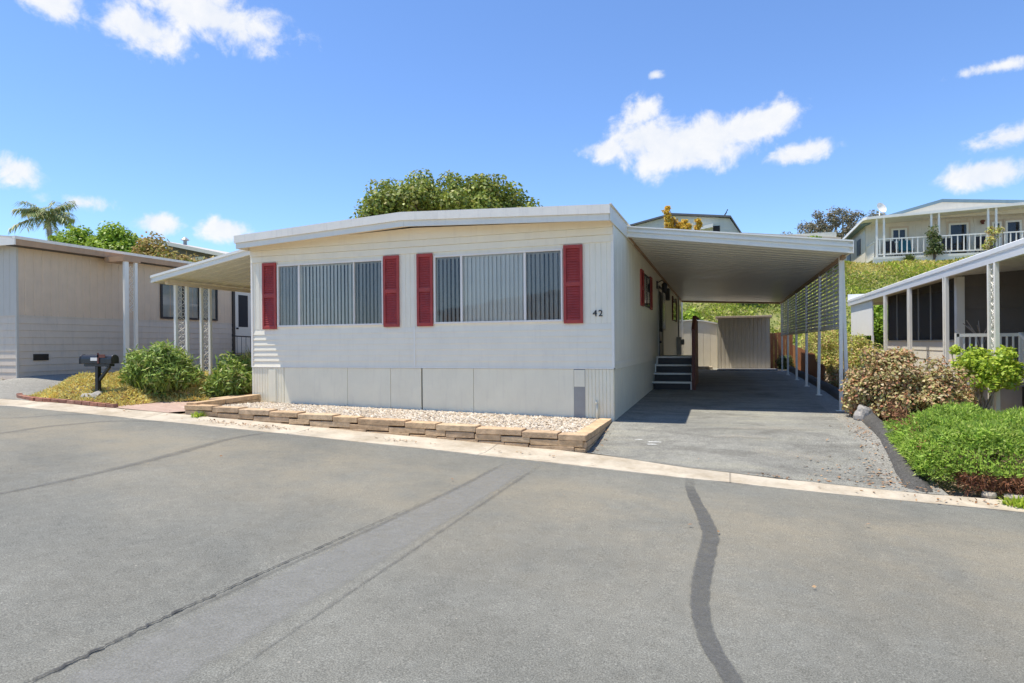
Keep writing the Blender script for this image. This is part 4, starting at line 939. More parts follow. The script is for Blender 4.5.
for k in range(9):
    a = k*.7; mb.tube([(4.9, 15.4, -.2), (4.9+.12*math.cos(a), 15.4+.12*math.sin(a), .15), (4.9+.3*math.cos(a), 15.4+.3*math.sin(a), .3+.05*(k % 3))], .008, 4)
tp = thing('porch_plant', 'bare-stemmed potted plant on the right neighbour\'s porch', 'plant', (4.9, 15.4, -.76)); mb.build('stems', M['palebark'], tp)

# ================================================================== sheds and fences behind the carport
sd = thing('storage_shed', 'tan ribbed metal storage shed at the end of the carport', 'shed', (.6, 26.8, -1.1))
mb = MB(); ribs(mb, -.38, 1.56, 26.8, -1.08, .95, .145, .016, gap=.3); mb.box(-.37, 1.55, 26.815, 28.6, -1.1, .95); mb.build('wall', M['shed'], sd, fix=False)
mb = MB(); mb.box(-.47, 1.62, 26.54, 28.7, .95, 1.03); mb.build('roof', M['taupe'], sd, bevel=.006)
sd = thing('storage_shed', 'cream storage shed with curved roof edge, between home and tan shed', 'shed', (-1.1, 28.4, -1.1))
mb = MB(); ribs(mb, -2.6, -.42, 28.4, -1.1, .70, .27, .012, gap=.12); mb.box(-2.6, -.42, 28.415, 30.2, -1.15, .70)
mb.prism([(-2.6, 28.39, .70), (-.42, 28.39, .70), (-.42, 28.39, .80), (-1.0, 28.39, .93), (-1.5, 28.39, .97), (-2.0, 28.39, .93), (-2.6, 28.39, .8)], (0, 1.8, 0)); mb.build('wall', M['cream'], sd, fix=False)
mb = MB(); A = [(-2.7, 28.33, .80), (-2.0, 28.33, .945), (-1.5, 28.33, .985), (-1.0, 28.33, .945), (-.38, 28.33, .81)]
mb.skin(A, [(x, 30.3, z) for x, y, z in A]); mb.skin(A, [(x, y, z-.05) for x, y, z in A]); mb.build('roof', M['white'], sd, fix=False)
t = thing('paving_stone', 'pale concrete block on the ground between the two sheds', 'block', (-.75, 26.9, -1.1)); mb = MB(); mb.box(-1.25, -.6, 26.7, 27.2, -1.12, -.98); mb.build('block', M['concrete'], t, bevel=.01)
mb = MB()
def boards(mb, a, b_, z0, z1, w=.14, jit=.02):
    A = Vector(a); B = Vector(b_); d = B-A; L_ = d.length; d.normalize(); n = Vector((-d.y, d.x)); k = int(L_/w)
    for i in range(k):
        p = A+d*(i*L_/k+.004); q = A+d*((i+1)*L_/k-.004); t0 = z1(i/k)+random.uniform(-jit, jit); b0 = z0(i/k)
        mb.prism([(p.x, p.y, b0), (q.x, q.y, b0), (q.x, q.y, t0), (p.x, p.y, t0)], (n.x*.02, n.y*.02, 0))
boards(mb, (1.64, 28.2), (2.5, 28.2), lambda t: -1.15, lambda t: .36); mb.box(1.64, 2.5, 28.225, 28.26, .1, .18)
tag(mb.build('board_fence', M['wood'], bevel=.003), 'narrow orange board fence panel right of the tan shed', 'fence')
mb = MB(); boards(mb, (2.62, 30.5), (2.62, 20.2), lambda t: -1.3, lambda t: np.interp(t, [0, .5, .55, .78, .8, 1], [-.12, -.3, -.36, -.4, -.62, -.7])); mb.box(2.64, 2.68, 20.3, 30.5, -.85, -.78)
tag(mb.build('board_fence', M['wood'], bevel=.003), 'low redwood fence running back behind the carport posts', 'fence')

# ================================================================== planting on the right
# juniper hedge: spreading sprays over a mounded mass
hp = [(1.98, 8.2), (2.4, 7.85), (4.0, 7.85), (7.5, 7.8), (7.5, 11.5), (5.2, 11.5), (3.6, 11.3), (2.6, 11.0), (2.12, 10.4), (1.98, 9.4)]
n = 130000; P2 = np.stack([2.0+5.5*rng.random(n)**1.4, rng.uniform(7.7, 11.6, n)], -1); P2 = P2[inside(P2, hp)]; ed_ = edge_d(P2, hp)
topz = lambda P, e: -1.03+.03*np.sin(P[:, 0]*3.1+P[:, 1]*1.7)+.05*np.sin(P[:, 0]*6.3-P[:, 1]*4.1)+.05*np.sin(P[:, 1]*7.7+P[:, 0]*2.3)+.045*np.sin(P[:, 0]*17+P[:, 1]*5)*np.sin(P[:, 1]*15-P[:, 0]*4)-.34*np.exp(-(e/.16)**1.3)
zt = topz(P2, ed_); g0 = H(P2[:, 0], P2[:, 1])
depth = rng.random(len(P2))**2.2; side = ed_ < .3
z = zt-(zt-g0-.1)*np.where(side, rng.random(len(P2)), depth*.45)
hd = thing('juniper_hedge', 'wide low green juniper hedge at the corner by the gutter', 'hedge', (4, 9.5, h(4, 9.5)))
P = np.column_stack([P2, z]); c0 = np.array([4.2, 10.0])
outv = np.column_stack([P2-c0, np.zeros(len(P2))]); outv = unit(outv)
D = unit(rng.normal(size=P.shape)*.75+outv*np.where(side, .9, .2)[:, None]+np.array([0, -.35, .6])); 
low_dead = (P2[:, 1] < 8.15) & (P2[:, 0] > 2.3) & (z < g0+.22)
gr = ~low_dead
leaf_mesh('foliage', P[gr], D[gr], unit(rdir(gr.sum())+np.array([-.3, -.25, 1.0])), rng.uniform(.035, .085, gr.sum()), .010, M['lf_junip'], hd)
n2 = 5000; Pd = np.column_stack([rng.uniform(2.35, 7.4, n2), rng.uniform(7.84, 8.3, n2), np.zeros(n2)]); Pd[:, 2] = H(Pd[:, 0], Pd[:, 1])+rng.uniform(.03, .22, n2)
n3 = 500; th_ = rng.random(n3); Pe = np.column_stack([2.1+.05*rng.normal(size=n3)+.2*th_, 8.3+th_*2.6, np.zeros(n3)]); Pe[:, 2] = H(Pe[:, 0], Pe[:, 1])+rng.uniform(.05, .4, n3)
Pd = np.concatenate([P[low_dead], Pd, Pe]); leaf_mesh('dead_skirt', Pd, unit(rng.normal(size=Pd.shape)+np.array([0, -.5, -.2])), rdir(len(Pd)), rng.uniform(.04, .12, len(Pd)), .008, M['lf_dry'], hd)
mb = MB()
for k in range(26):
    x = random.uniform(2.3, 7.3); y = random.uniform(8.2, 11.6); mb.tube([(x, y, h(x, y)), (x+random.uniform(-.3, .3), y-.15, -1.35), (x+random.uniform(-.5, .5), y-.3, -1.15)], [.02, .014, .006], 4)
mb.build('stems', M['bark'], hd)
bush('bronze_shrub', 'rounded bronze and cream leaved shrub behind the juniper hedge', 'shrub', (2.68, 11.75, h(2.68, 11.75)), (.80, .64, .74), 95, (.15, .27), 260, .06, .021, 'lf_phot', 21, stems=12)
bush('bronze_shrub', 'small reddish twiggy shrub beside the bigger bronze shrub', 'shrub', (3.45, 12.1, h(3.45, 12.1)), (.4, .4, .45), 16, (.12, .22), 120, .06, .02, 'lf_phot', 22, stems=10)
tree('lime_shrub', 'small lime-green shrubby tree with several pale stems by the white railing', 'shrub', (4.0, 12.45, h(4.0, 12.45)), (4.08, 12.3, -.52), (.50, .42, .42), 44, (.09, .17), 100, .07, .024, 'lf_lime', .03, 'palebark', 31, nl=14, fork=.12, bottom=-.6)
tree('lime_shrub', 'bright lime-green shrub spilling in at the right edge by the steps', 'shrub', (4.95, 12.0, h(4.95, 12)), (4.78, 12.1, -.2), (.36, .35, .26), 18, (.08, .15), 100, .07, .024, 'lf_lime', .03, 'palebark', 32, nl=6, fork=.3)
bush('lime_shrub', 'lime-green sprig reaching up beside the porch corner post', 'shrub', (3.75, 12.9, h(3.75, 12.9)), (.22, .22, .72), 9, (.08, .13), 80, .08, .026, 'lf_lime', 33, stems=5, lift=1.0)
specs = [((2.75, 15.3), (.42, .5, .42), 'lf_dark', 'dark rounded shrub seen low between the front carport posts', 41), ((2.9, 17.4), (.5, .6, .4), 'lf_phot', 'pinkish flowering shrub behind the second carport post', 42),
         ((3.5, 19.6), (.7, .8, .75), 'lf_yard', 'loose yellow-green shrub beyond the low curb behind the carport', 43), ((3.0, 19.2), (.35, .5, .35), 'lf_orange', 'russet shrub against the end of the low redwood fence', 44),
         ((3.4, 24.0), (.7, 1.2, 1.2), 'lf_yard', 'tall pale-green shrub standing behind the low redwood fence', 45), ((3.6, 28.5), (.9, 1.0, 1.2), 'lf_yard', 'yellowish shrub at the foot of the hillside past the fence', 46), ((2.15, 27.2), (.22, .3, .3), 'lf_dark', 'little dark shrub at the foot of the orange board panel', 47)]
for (x, y), r_, m_, lb, sd_ in specs: bush('garden_shrub', lb, 'shrub', (x, y, h(x, y)), r_, 26, (.16*max(r_[0], .5)/.5, .26*max(r_[0], .5)/.5), 150, .075, .026, m_, sd_)
bm = bmesh.new(); bmesh.ops.create_icosphere(bm, subdivisions=3, radius=1)
rc = Vector((2.02, 11.35, h(2.0, 11.35)))
for v in bm.verts:
    p = v.co.copy(); q = Vector((p.x, p.y, max(-.9, min(.75, p.z)))); v.co = Vector((q.x*.14, q.y*.18, q.z*.18))*(1+.14*math.sin(p.x*4+p.z*3)+.1*math.sin(p.y*6-p.x*3)+random.uniform(-.03, .03))+rc+Vector((.02, 0, .08))
me = bpy.data.meshes.new('rock'); bm.to_mesh(me); bm.free(); me.materials.append(M['rock']); o = bpy.data.objects.new('rock', me); C.objects.link(o); tag(o, 'pale grey boulder at the start of the asphalt berm', 'rock')
for i, (x, lb) in enumerate(((2.56, 'small flat grey stone under the hedge, nearer the driveway'), (2.78, 'larger flat grey stone under the hedge, nearer the weed'))):
    bm = bmesh.new(); bmesh.ops.create_icosphere(bm, subdivisions=2, radius=1)
    for v in bm.verts: v.co = Vector((v.co.x*(.07+.03*i), v.co.y*.06, max(-.5, min(.5, v.co.z))*.06))*(1+random.uniform(-.06, .06))+Vector((x, 7.86, h(x, 7.86)+.035))
    me = bpy.data.meshes.new('stone'); bm.to_mesh(me); bm.free(); me.materials.append(M['concrete']); o = bpy.data.objects.new('stone', me); C.objects.link(o); tag(o, lb, 'stone')
# leaf litter in the gutter and along the berm
Pl = []
for (cx_, cy_, sx_, sy_, k) in ((1.75, 9.6, .12, .9, 260), (1.9, 8.1, .25, .2, 200), (1.5, 8.2, .3, .3, 160), (-7.6, 8.1, .35, .05, 90), (-6.7, 8.05, .35, .05, 90), (-4.4, 7.98, .2, .05, 60), (-9.8, 8.35, .4, .06, 40), (.6, 7.78, .25, .03, 60), (-2.7, 7.9, .3, .08, 20), (2.6, 7.7, .5, .08, 120), (-1.7, 9.3, .05, .5, 50), (0, 6, 5, 2, 50)):
    q = np.column_stack([rng.normal(cx_, sx_, k), rng.normal(cy_, sy_, k)]); Pl.append(q)
Pl = np.concatenate(Pl); Pl = Pl[rng.random(len(Pl)) < .62]; Pl = np.column_stack([Pl, H(Pl[:, 0], Pl[:, 1])+.022])
D = unit(rng.normal(size=Pl.shape)*np.array([1, 1, .25])); leaf_mesh('leaf_litter', Pl, D, unit(rng.normal(size=Pl.shape)*.3+np.array([0, 0, 1])), rng.uniform(.02, .06, len(Pl)), .011, M['litter'])['kind'] = 'stuff'

# ================================================================== hillside cover
n = 70000; P2 = np.column_stack([rng.uniform(-9, 15, n), rng.uniform(29.2, 37.6, n)]); keep = (np.sin(P2[:, 0]*1.9+P2[:, 1]*.8)+np.sin(P2[:, 1]*2.3-P2[:, 0]*.7)+rng.normal(size=n)*.9) > -.6; P2 = P2[keep]
bumpy = (.08+.16*np.maximum(0, np.sin(P2[:, 0]*2.6)*np.sin(P2[:, 1]*2.9+P2[:, 0])))*np.clip((38.2-P2[:, 1])/3, .15, 1)
P = np.column_stack([P2, H(P2[:, 0], P2[:, 1])+rng.random(len(P2))*bumpy]); D = unit(rng.normal(size=P.shape)*.8+np.array([0, -.2, .6]))
leaf_mesh('hillside_groundcover', P, D, rdir(len(P)), rng.uniform(.08, .2, len(P)), .035, M['lf_hill'])['kind'] = 'stuff'
n = 9000; P2 = np.column_stack([rng.uniform(4, 15, n), rng.normal(36.9, .7, n)]); P = np.column_stack([P2, H(P2[:, 0], P2[:, 1])+.01])
leaf_mesh('dry_grass', P, unit(rng.normal(size=P.shape)+np.array([0, 0, .7])), rdir(n), rng.uniform(.08, .16, n), .02, M['straw'])['kind'] = 'stuff'
for i, (x, y, r_, m_, lb) in enumerate([(-2.0, 31.0, (1.1, 1, .8), 'lf_bright', 'dense green shrub on the hillside above the cream shed'), (.6, 34.5, (1.0, .9, .7), 'lf_hill', 'yellow-green mound of shrub high on the slope behind the carport'),
      (6.6, 31.2, (1.1, 1.1, .9), 'lf_bright', 'bright green leafy shrub on the hillside beside the carport corner'), (8.6, 33.0, (1.2, 1.1, .8), 'lf_hill', 'spreading shrub on the slope above the right neighbour\'s awning'), (4.4, 37.0, (.9, .8, .9), 'lf_bright', 'shrub at the top of the slope beyond the carport roof')]):
    bush('hill_shrub', lb, 'shrub', (x, y, h(x, y)), r_, 30, (.25, .42), 150, .16, .055, m_, 60+i)

# ================================================================== houses on the terrace
UY = 38.0; gzv = 4.25
uh = thing('house', 'cream hilltop house with blue-edged gable, white porch posts and railing', 'house', (11, UY, gzv))
mb = MB(); ribs(mb, 7.3, 20, UY+1.9, gzv, 6.6, .3, .01); mb.box(7.3, 20, UY+1.92, UY+12, gzv-1, 6.6); ribs(mb, UY+1.9, UY+12, 7.3, gzv, 6.3, .3, .01, -1, axis='y')
mb.prism([(7.3, UY+1.88, 6.6), (20, UY+1.88, 6.6), (20, UY+1.88, 6.7), (10.9, UY+1.88, 7.55), (7.3, UY+1.88, 6.62)], (0, .06, 0)); mb.build('wall', M['cream'], uh, fix=False)
mb = MB(); g_ = [(6.9, UY+1.0, 6.45), (10.75, UY+1.0, 7.44), (15.5, UY+1.0, 6.98), (21, UY+1.0, 6.45)]
up = [(x, UY+12.5, z) for x, y, z in g_]; mb.skin(g_, up); mb.skin(g_, [(x, y, z-.16) for x, y, z in g_]); mb.skin([(x, y+.04, z-.16) for x, y, z in g_], [(x, y, z-.16) for x, y, z in up]); mb.build('roof', M['blueroof'], uh, fix=False)
mb = MB(); mb.prism([(7.4, UY+1.05, 6.5), (20, UY+1.05, 6.4), (15.5, UY+1.05, 6.82), (10.75, UY+1.05, 7.28)], (0, .05, 0)); mb.build('gable', M['cream'], uh)
mb = MB(); mb.hexa([(7.0, UY-.1, 6.42), (20, UY-.1, 6.86), (20, UY+1.9, 6.86), (7.0, UY+1.9, 6.42), (7.0, UY-.1, 6.56), (20, UY-.1, 7.0), (20, UY+1.9, 7.02), (7.0, UY+1.9, 6.58)])
mb.hexa([(6.85, UY+.1, 6.40), (7.0, UY-.1, 6.42), (7.0, UY+11, 6.2), (6.85, UY+11, 6.2), (6.85, UY+.1, 6.54), (7.0, UY-.1, 6.56), (7.0, UY+11, 6.36), (6.85, UY+11, 6.36)]); mb.build('porch_roof', M['white'], uh)
for x in (7.44, 9.93, 12.4, 14.9, 17.4):
    for dx in (0, .34):
        mb = MB(); mb.box(x+dx, x+dx+.09, UY, UY+.09, 4.42, 6.5+.034*(x-7)); mb.build('post', M['white'], uh)
mb = MB(); mb.box(7.3, 20, UY-.02, UY+1.9, 4.3, 4.42); mb.box(7.3, 20, UY+.0, UY+.1, 3.6, 4.3); mb.build('porch_deck', M['fascia'], uh)
mb = MB()
for z in (4.52, 5.33): mb.box(7.45, 20, UY+.02, UY+.08, z, z+.06)
x = 7.6
while x < 20: mb.box(x, x+.05, UY+.03, UY+.07, 4.58, 5.33); x += .24 if int(x*10) % 3 else .27
mb.box(7.36, 7.42, UY+.1, UY+8, 5.2, 5.26); 
for k in range(26): mb.box(7.37, 7.41, UY+.3+k*.3, UY+.35+k*.3, 4.42, 5.2)
mb.build('railing', M['white'], uh)
def uwin(x0, x1, z0, z1, nm='window', bars=1):
    f = MB(); yy = UY+1.87; w = .09
    for a, b_, c, d in ((x0, x1, z0, z0+w), (x0, x1, z1-w, z1), (x0, x0+w, z0+w, z1-w), (x1-w, x1, z0+w, z1-w)): f.box(a, b_, yy-.06, yy, c, d)
    for k in range(1, bars+1): q = x0+(x1-x0)*k/(bars+1); f.box(q-.03, q+.03, yy-.05, yy, z0+w, z1-w)
    fr = f.build(nm, M['white'], uh)
    g = MB(); g.box(x0+w, x1-w, yy-.02, yy-.012, z0+w, z1-w); g.build('backing', M['room'], fr)
    g = MB(); g.add([(x0+w, yy-.03, z0+w), (x1-w, yy-.03, z0+w), (x1-w, yy-.03, z1-w), (x0+w, yy-.03, z1-w)], [(0, 1, 2, 3)]); g.build('pane', M['glass'], fr, fix=False)
    g = MB(); g.box(x0-.1, x1+.1, yy-.012, yy-.002, z0-.05, z1+.12); g.build('surround', M['taupe'], fr)
sc = (UY+1.9)/UY
uwin(8.55, 9.3, 5.35, 6.15); uwin(11.25, 12.15, 4.45, 6.25, 'door', 0); uwin(13.2, 13.62, 4.45, 6.2, 'door', 0); uwin(13.8, 14.5, 4.45, 6.22, 'door', 0); uwin(16, 17.2, 5.2, 6.25)
for y in (UY+3.2, UY+6.4):
    mb = MB(); mb.box(7.27, 7.29, y, y+1.1, 5.0, 5.9); mb.build('window', M['dark'], uh)
mb = MB(); mb.tube([(12.75, UY+1.84, 6.3), (12.75, UY+1.7, 6.25), (12.75, UY+1.7, 6.1)], [.05, .12, .08], 8); mb.build('lantern', M['rail'], uh)
mb = MB(); mb.tube([(7.7, UY+.4, 6.5), (7.7, UY+.4, 6.9)], .03, 6)
dc = Vector((7.75, UY+.35, 7.05)); ax = Vector((.5, -.75, .35)).normalized(); u_ = ax.cross(Vector((0, 0, 1))).normalized(); v_ = u_.cross(ax); rows = []
for r_ in (0, .12, .22, .30): rows.append([dc+ax*(r_*r_*.8)+(u_*math.cos(k*.524)+v_*math.sin(k*.524))*r_*(1.0) for k in range(13)])
for a, b_ in zip(rows, rows[1:]): mb.skin(a, b_)
mb.tube([dc-v_*.28, dc+ax*.35], .012, 4); mb.build('satellite_dish', M['white'], uh, fix=False)
ot = [('patio_chair', (8.3, 'dark'), 'dark patio chair near the left post of the hilltop porch'), ('patio_chair', (9.05, 'teal'), 'teal-cushioned patio chair under the hilltop porch window'), ('patio_chair', (11.0, 'dark'), 'dark patio chair beside the hilltop porch door'), ('patio_chair', (12.55, 'dark'), 'dark patio chair by the middle of the hilltop porch railing')]
for nm, (x, mt), lb in ot:
    t = thing(nm, lb, 'chair', (x, UY+.9, 4.42), 'chairs on the hilltop porch'); mb = MB(); mb.box(x-.3, x+.3, UY+.65, UY+1.2, 4.78, 4.86); mb.build('seat', M[mt], t)
    mb = MB(); mb.hexa([(x-.3, UY+1.15, 4.86), (x+.3, UY+1.15, 4.86), (x+.3, UY+1.2, 4.86), (x-.3, UY+1.2, 4.86), (x-.28, UY+1.28, 5.4), (x+.28, UY+1.28, 5.4), (x+.28, UY+1.33, 5.4), (x-.28, UY+1.33, 5.4)]); mb.build('backrest', M[mt], t)
    for a, b_ in ((-.28, .68), (.28, .68), (-.28, 1.17), (.28, 1.17)):
        mb = MB(); mb.tube([(x+a, UY+b_, 4.42), (x+a, UY+b_, 4.78)], .025, 5); mb.build('leg', M['dark'], t)
for x, lb in ((10.05, 'climbing vine on the second porch post of the hilltop house'), (12.55, 'sparse climber on the third porch post of the hilltop house')):
    bush('climbing_vine', lb, 'vine', (x, UY-.15, 4.1), (.35, .25, 1.0), 20 if x < 11 else 8, (.15, .28), 60, .12, .04, 'lf_yard' if x > 11 else 'lf_dark', int(x), lift=.95)
strap_clump('agave', 'small dark spiky plant at the top of the slope before the porch', (8.9, UY-.35, h(8.9, UY-.35)), .3, .5, 120, 'lf_dark', 77, 'plant', .03)

GY = 38
gh = thing('house', 'grey-green house with dark roof edge showing above the carport roof', 'house', (-2.5, GY, h(-2.5, GY)))
mb = MB(); pts = [(-6.2, 3.8), (.70, 3.8), (.70, 6.1), (.14, 7.0), (-3.02, 7.38), (-6.2, 6.72)]
mb.prism([(x, GY, z) for x, z in pts], (0, 9, 0)); 
for z in np.arange(5.9, 7.2, .2): mb.box(-5.5+(z-5.9)*1.6, .6-(z-5.9)*.3, GY-.012, GY, z, z+.012)
mb.build('wall', M['greenish'], gh)
mb = MB(); rl = [(-6.5, 6.74), (-3.02, 7.47), (.2, 7.09), (.80, 6.05)]
for (xa, za), (xb, zb) in zip(rl, rl[1:]): mb.prism([(xa, GY-.25, za-.08), (xb, GY-.25, zb-.08), (xb, GY-.25, zb+.02), (xa, GY-.25, za+.02)], (0, 9.5, 0))
mb.build('roof', M['dkroof'], gh)
mb = MB(); mb.box(-.75, -.38, GY-.03, GY-.012, 6.2, 6.62); mb.build('window', M['room'], gh)
mb = MB(); mb.hexa([(-2.4, GY-.5, 6.25), (-.75, GY-.5, 6.48), (-.75, GY-.02, 6.48), (-2.4, GY-.02, 6.25), (-2.4, GY-.5, 6.38), (-.75, GY-.5, 6.68), (-.75, GY-.02, 6.68), (-2.4, GY-.02, 6.38)]); mb.build('awning', M['white'], gh)
mb = MB(); mb.tube([(-.1, GY+.6, 7.0), (-.1, GY+.6, 7.35), (.05, GY+.6, 7.62)], .035, 5); mb.tube([(-.25, GY+.6, 7.2), (.0, GY+.6, 7.45)], .025, 5); mb.build('vent_pipe', M['dark'], gh)
lw = thing('house', 'low flat-roofed house just visible right of the grey-green house', 'house', (3, GY+3, h(3, GY+3)))
mb = MB(); mb.box(.9, 6.0, GY+3, GY+9, 4.5, 6.35); mb.build('wall', M['greenish'], lw); mb = MB(); mb.hexa([(.7, GY+2.7, 6.48), (6.2, GY+2.7, 5.85), (6.2, GY+9, 5.85), (.7, GY+9, 6.48), (.7, GY+2.7, 6.6), (6.2, GY+2.7, 5.97), (6.2, GY+9, 5.97), (.7, GY+9, 6.6)]); mb.build('roof', M['taupe'], lw)
LX, LY = -30.2, 33.5; lz = h(-33, LY)
lh = thing('house', 'brown house with single-slope roof and pale edge behind the russet tree at left', 'house', (-33, LY, lz))
mb = MB(); mb.prism([(-36.2, LY, lz-.5), (LX, LY, lz-.5), (LX, LY, 5.75), (-36.2, LY, 7.15)], (0, 8, 0)); mb.build('wall', M['screenwall'], lh)
mb = MB(); mb.prism([(-36.9, LY-.7, 7.22), (LX+.6, LY-.7, 5.62), (LX+.6, LY-.7, 5.76), (-36.9, LY-.7, 7.36)], (0, 9, 0)); mb.build('roof', M['gravelroof'], lh)
mb = MB(); mb.prism([(-36.95, LY-.74, 7.12), (LX+.65, LY-.74, 5.52), (LX+.65, LY-.74, 5.74), (-36.95, LY-.74, 7.34)], (0, .04, 0)); mb.build('fascia', M['cream'], lh)
mb = MB(); mb.box(-33.9, -33.0, LY-.03, LY+.02, 5.2, 6.0); mb.build('window', M['white'], lh)
mb = MB(); mb.tube([(-35.6, LY+1, 7.0), (-35.6, LY+1, 7.35), (-35.6, LY+1, 7.4), (-35.6, LY+1, 7.6)], [.12, .12, .3, .08], 8); mb.build('roof_vent', M['galv'], lh)
mb = MB(); xs2 = np.unique(np.concatenate([np.arange(-30, 31, 1.0), [-12.]])); mb.skin([(x, -2.45, float(zr(x))+.012) for x in xs2], [(x, -8.5, float(zr(x))+.012) for x in xs2]); tag(mb.build('bounce_slab', M['concrete']), kind='structure')  # unseen pale slab added across the street to bounce light onto the facade
# house across the street, which the front windows mirror
op = thing('mobile_home', 'pale mobile home across the street, mirrored in the front windows', 'mobile home', (-2, -9, -1.6))
mb = MB(); mb.box(-14, -1.5, -16, -9, -1.7, 1.5); mb.box(3, 13, -18, -10, -1.8, 1.6); mb.build('wall', M['tan'], op)
mb = MB(); mb.prism([(-14.5, -8.6, 1.5), (-1.0, -8.6, 1.5), (-1.0, -8.6, 1.65), (-7.7, -8.6, 2.6), (-14.5, -8.6, 1.65)], (0, -8, 0)); mb.prism([(2.5, -9.6, 1.6), (13.5, -9.6, 1.6), (8, -9.6, 2.6)], (0, -8, 0)); mb.build('roof', M['gravelroof'], op)
for x in (-11.5, -4.5, 6):
    mb = MB(); mb.box(x, x+2, -9.0 if x < 0 else -10.0, -8.96 if x < 0 else -9.96, 0, 1.1); mb.build('window', M['white'], op)

# ================================================================== trees behind
tree('ficus_tree', 'broad dense green tree rising behind the roof of home 42', 'tree', (-14.0, 31.5, h(-14, 31.5)), (-14.2, 31.5, 6.3), (5.5, 4.0, 2.65), 190, (.55, 1.0), 260, .21, .075, 'lf_ficus', .35, seed=5)
tree('ficus_tree', 'rounded bright green tree behind the tan home', 'tree', (-36.5, 28.5, h(-36.5, 28.5)), (-36.5, 28.5, 5.0), (3.1, 2.6, 2.25), 60, (.55, 1.0), 320, .22, .075, 'lf_bright', .25, seed=6)
tree('pepper_tree', 'russet and green bushy tree between the tan home and patio awning', 'tree', (-26.5, 25, h(-26.5, 25)), (-26.7, 25, 3.75), (2.5, 2.0, 1.6), 44, (.4, .8), 260, .2, .06, 'lf_orange', .2, seed=7)
tree('eucalyptus_tree', 'tall open grey-green gum tree beyond the hilltop house', 'tree', (10, 62, h(10, 62)), (9.3, 62, 9.3), (4.3, 2.4, 2.3), 70, (.3, .68), 95, .22, .05, 'lf_euc', .28, 'palebark', 8, nl=22, fork=.42, lo=.1)
tree('eucalyptus_tree', 'shorter dark gum tree low behind the hilltop house', 'tree', (12.3, 60, h(12.3, 60)), (12.3, 60, 8.6), (2.2, 2, 2.0), 32, (.3, .6), 95, .26, .06, 'lf_euc', .22, 'palebark', 9, nl=14, fork=.4)
# golden upright shrub whose tips stand above the carport roof
t = thing('golden_tree', 'upright golden-leaved tree whose tips rise above the carport roof', 'tree', (-2.3, 34.5, h(-2.3, 34.5)))
tips = [(-2.95, 7.05), (-2.65, 6.5), (-2.4, 6.3), (-2.15, 6.3), (-1.9, 6.05), (-1.45, 6.35), (-2.55, 5.9), (-1.7, 5.7), (-2.2, 5.8)]
mb = MB(); limbs(mb, (-2.3, 34.5, h(-2.3, 34.5)), [(x, 34.5+.3*math.sin(x*7), z) for x, z in tips], .07, .01, n=5); mb.build('trunk', M['bark'], t)
cc = []; rr = []
for x, z in tips:
    for k in range(8): cc.append((x+random.uniform(-.08, .08), 34.5+.3*math.sin(x*7)+random.uniform(-.1, .1), z-.18*k)); rr.append(.15+.022*k)
P, D, Nn = clumps(cc, rr, 90, .2, .2); leaf_mesh('crown', P, D, Nn, rng.uniform(.09, .16, len(P)), .045, M['lf_gold'], t)
# queen palm
pb = Vector((-50.0, 35.5, 3.0)); pc = Vector((-50.3, 35.5, 10.1))
pb.z = h(pb.x, pb.y)
t = thing('palm_tree', 'feathery queen palm above the tan home at far left', 'palm', pb)
mb = MB(); mb.tube([pb, pb.lerp(pc, .5)+Vector((.1, 0, 0)), pc], [.22, .17, .14], 8); mb.build('trunk', M['palebark'], t, smooth=True)
mb = MB(); Ps, Ds, Ns = [], [], []
for i in range(26):
    a = i*2.4+random.uniform(-.2, .2); el = R(random.uniform(5, 78)); L_ = random.uniform(1.9, 2.6); dh = Vector((math.cos(a), math.sin(a), 0)); pts = []
    for k in range(13):
        s = k/12; out = L_*s*math.cos(el*(1-.35*s)); up_ = L_*(s*math.sin(el)-.6*s*s*(.5+.4*math.cos(el))); pts.append(pc+dh*out+Vector((0, 0, up_)))
    mb.tube(pts, [.03*(1-k/14) for k in range(13)], 4, cap=False)
    sd_ = dh.cross(Vector((0, 0, 1)))
    for k in range(2, 12):
        for f_ in (0, .25, .5, .75):
            p = pts[k].lerp(pts[k+1], f_) if k < 12 else pts[k]; tg = (pts[k+1]-pts[k]).normalized()
            for s2 in (-1, 1):
                Ps.append(p); d = (sd_*s2*.8+tg*.55+Vector((0, 0, random.uniform(-.75, .05)))).normalized(); Ds.append(d); Ns.append((0.2*random.random(), .2*random.random(), 1))
leaf_mesh('fronds', np.array(Ps), np.array(Ds), unit(np.array(Ns)), rng.uniform(.45, .8, len(Ps)), .034, M['lf_palm'], t, droop=.35)
mb.build('frond_ribs', M['lf_palm'], t)

# ================================================================== sky, sun, camera
sun_dir = Vector((-.31, -.11, 1)).normalized()          # towards the sun
el = math.asin(sun_dir.z); rot = math.atan2(sun_dir.x, sun_dir.y)
W = bpy.data.worlds.new('World'); S.world = W; W.use_nodes = True; nt = W.node_tree; bg = nt.nodes['Background']
sky = N(nt, 'ShaderNodeTexSky'); sky.sky_type = 'NISHITA'; sky.sun_disc = False; sky.sun_elevation = el; sky.sun_rotation = rot
sky.air_density = 1.0; sky.dust_density = .0; sky.ozone_density = 1.0; sky.altitude = 100
hs = N(nt, 'ShaderNodeHueSaturation', Saturation=SKY_SAT, Value=SKY_VAL); nt.links.new(sky.outputs[0], hs.inputs['Color'])
skc = mixc(nt, 1.0, hs.outputs[0], SKY_TINT, 'MULTIPLY')
tc = nt.nodes.new('ShaderNodeTexCoord').outputs['Generated']
def vdot(v):
    n = nt.nodes.new('ShaderNodeVectorMath'); n.operation = 'DOT_PRODUCT'; nt.links.new(tc, n.inputs[0]); n.inputs[1].default_value = v; return n.outputs['Value']
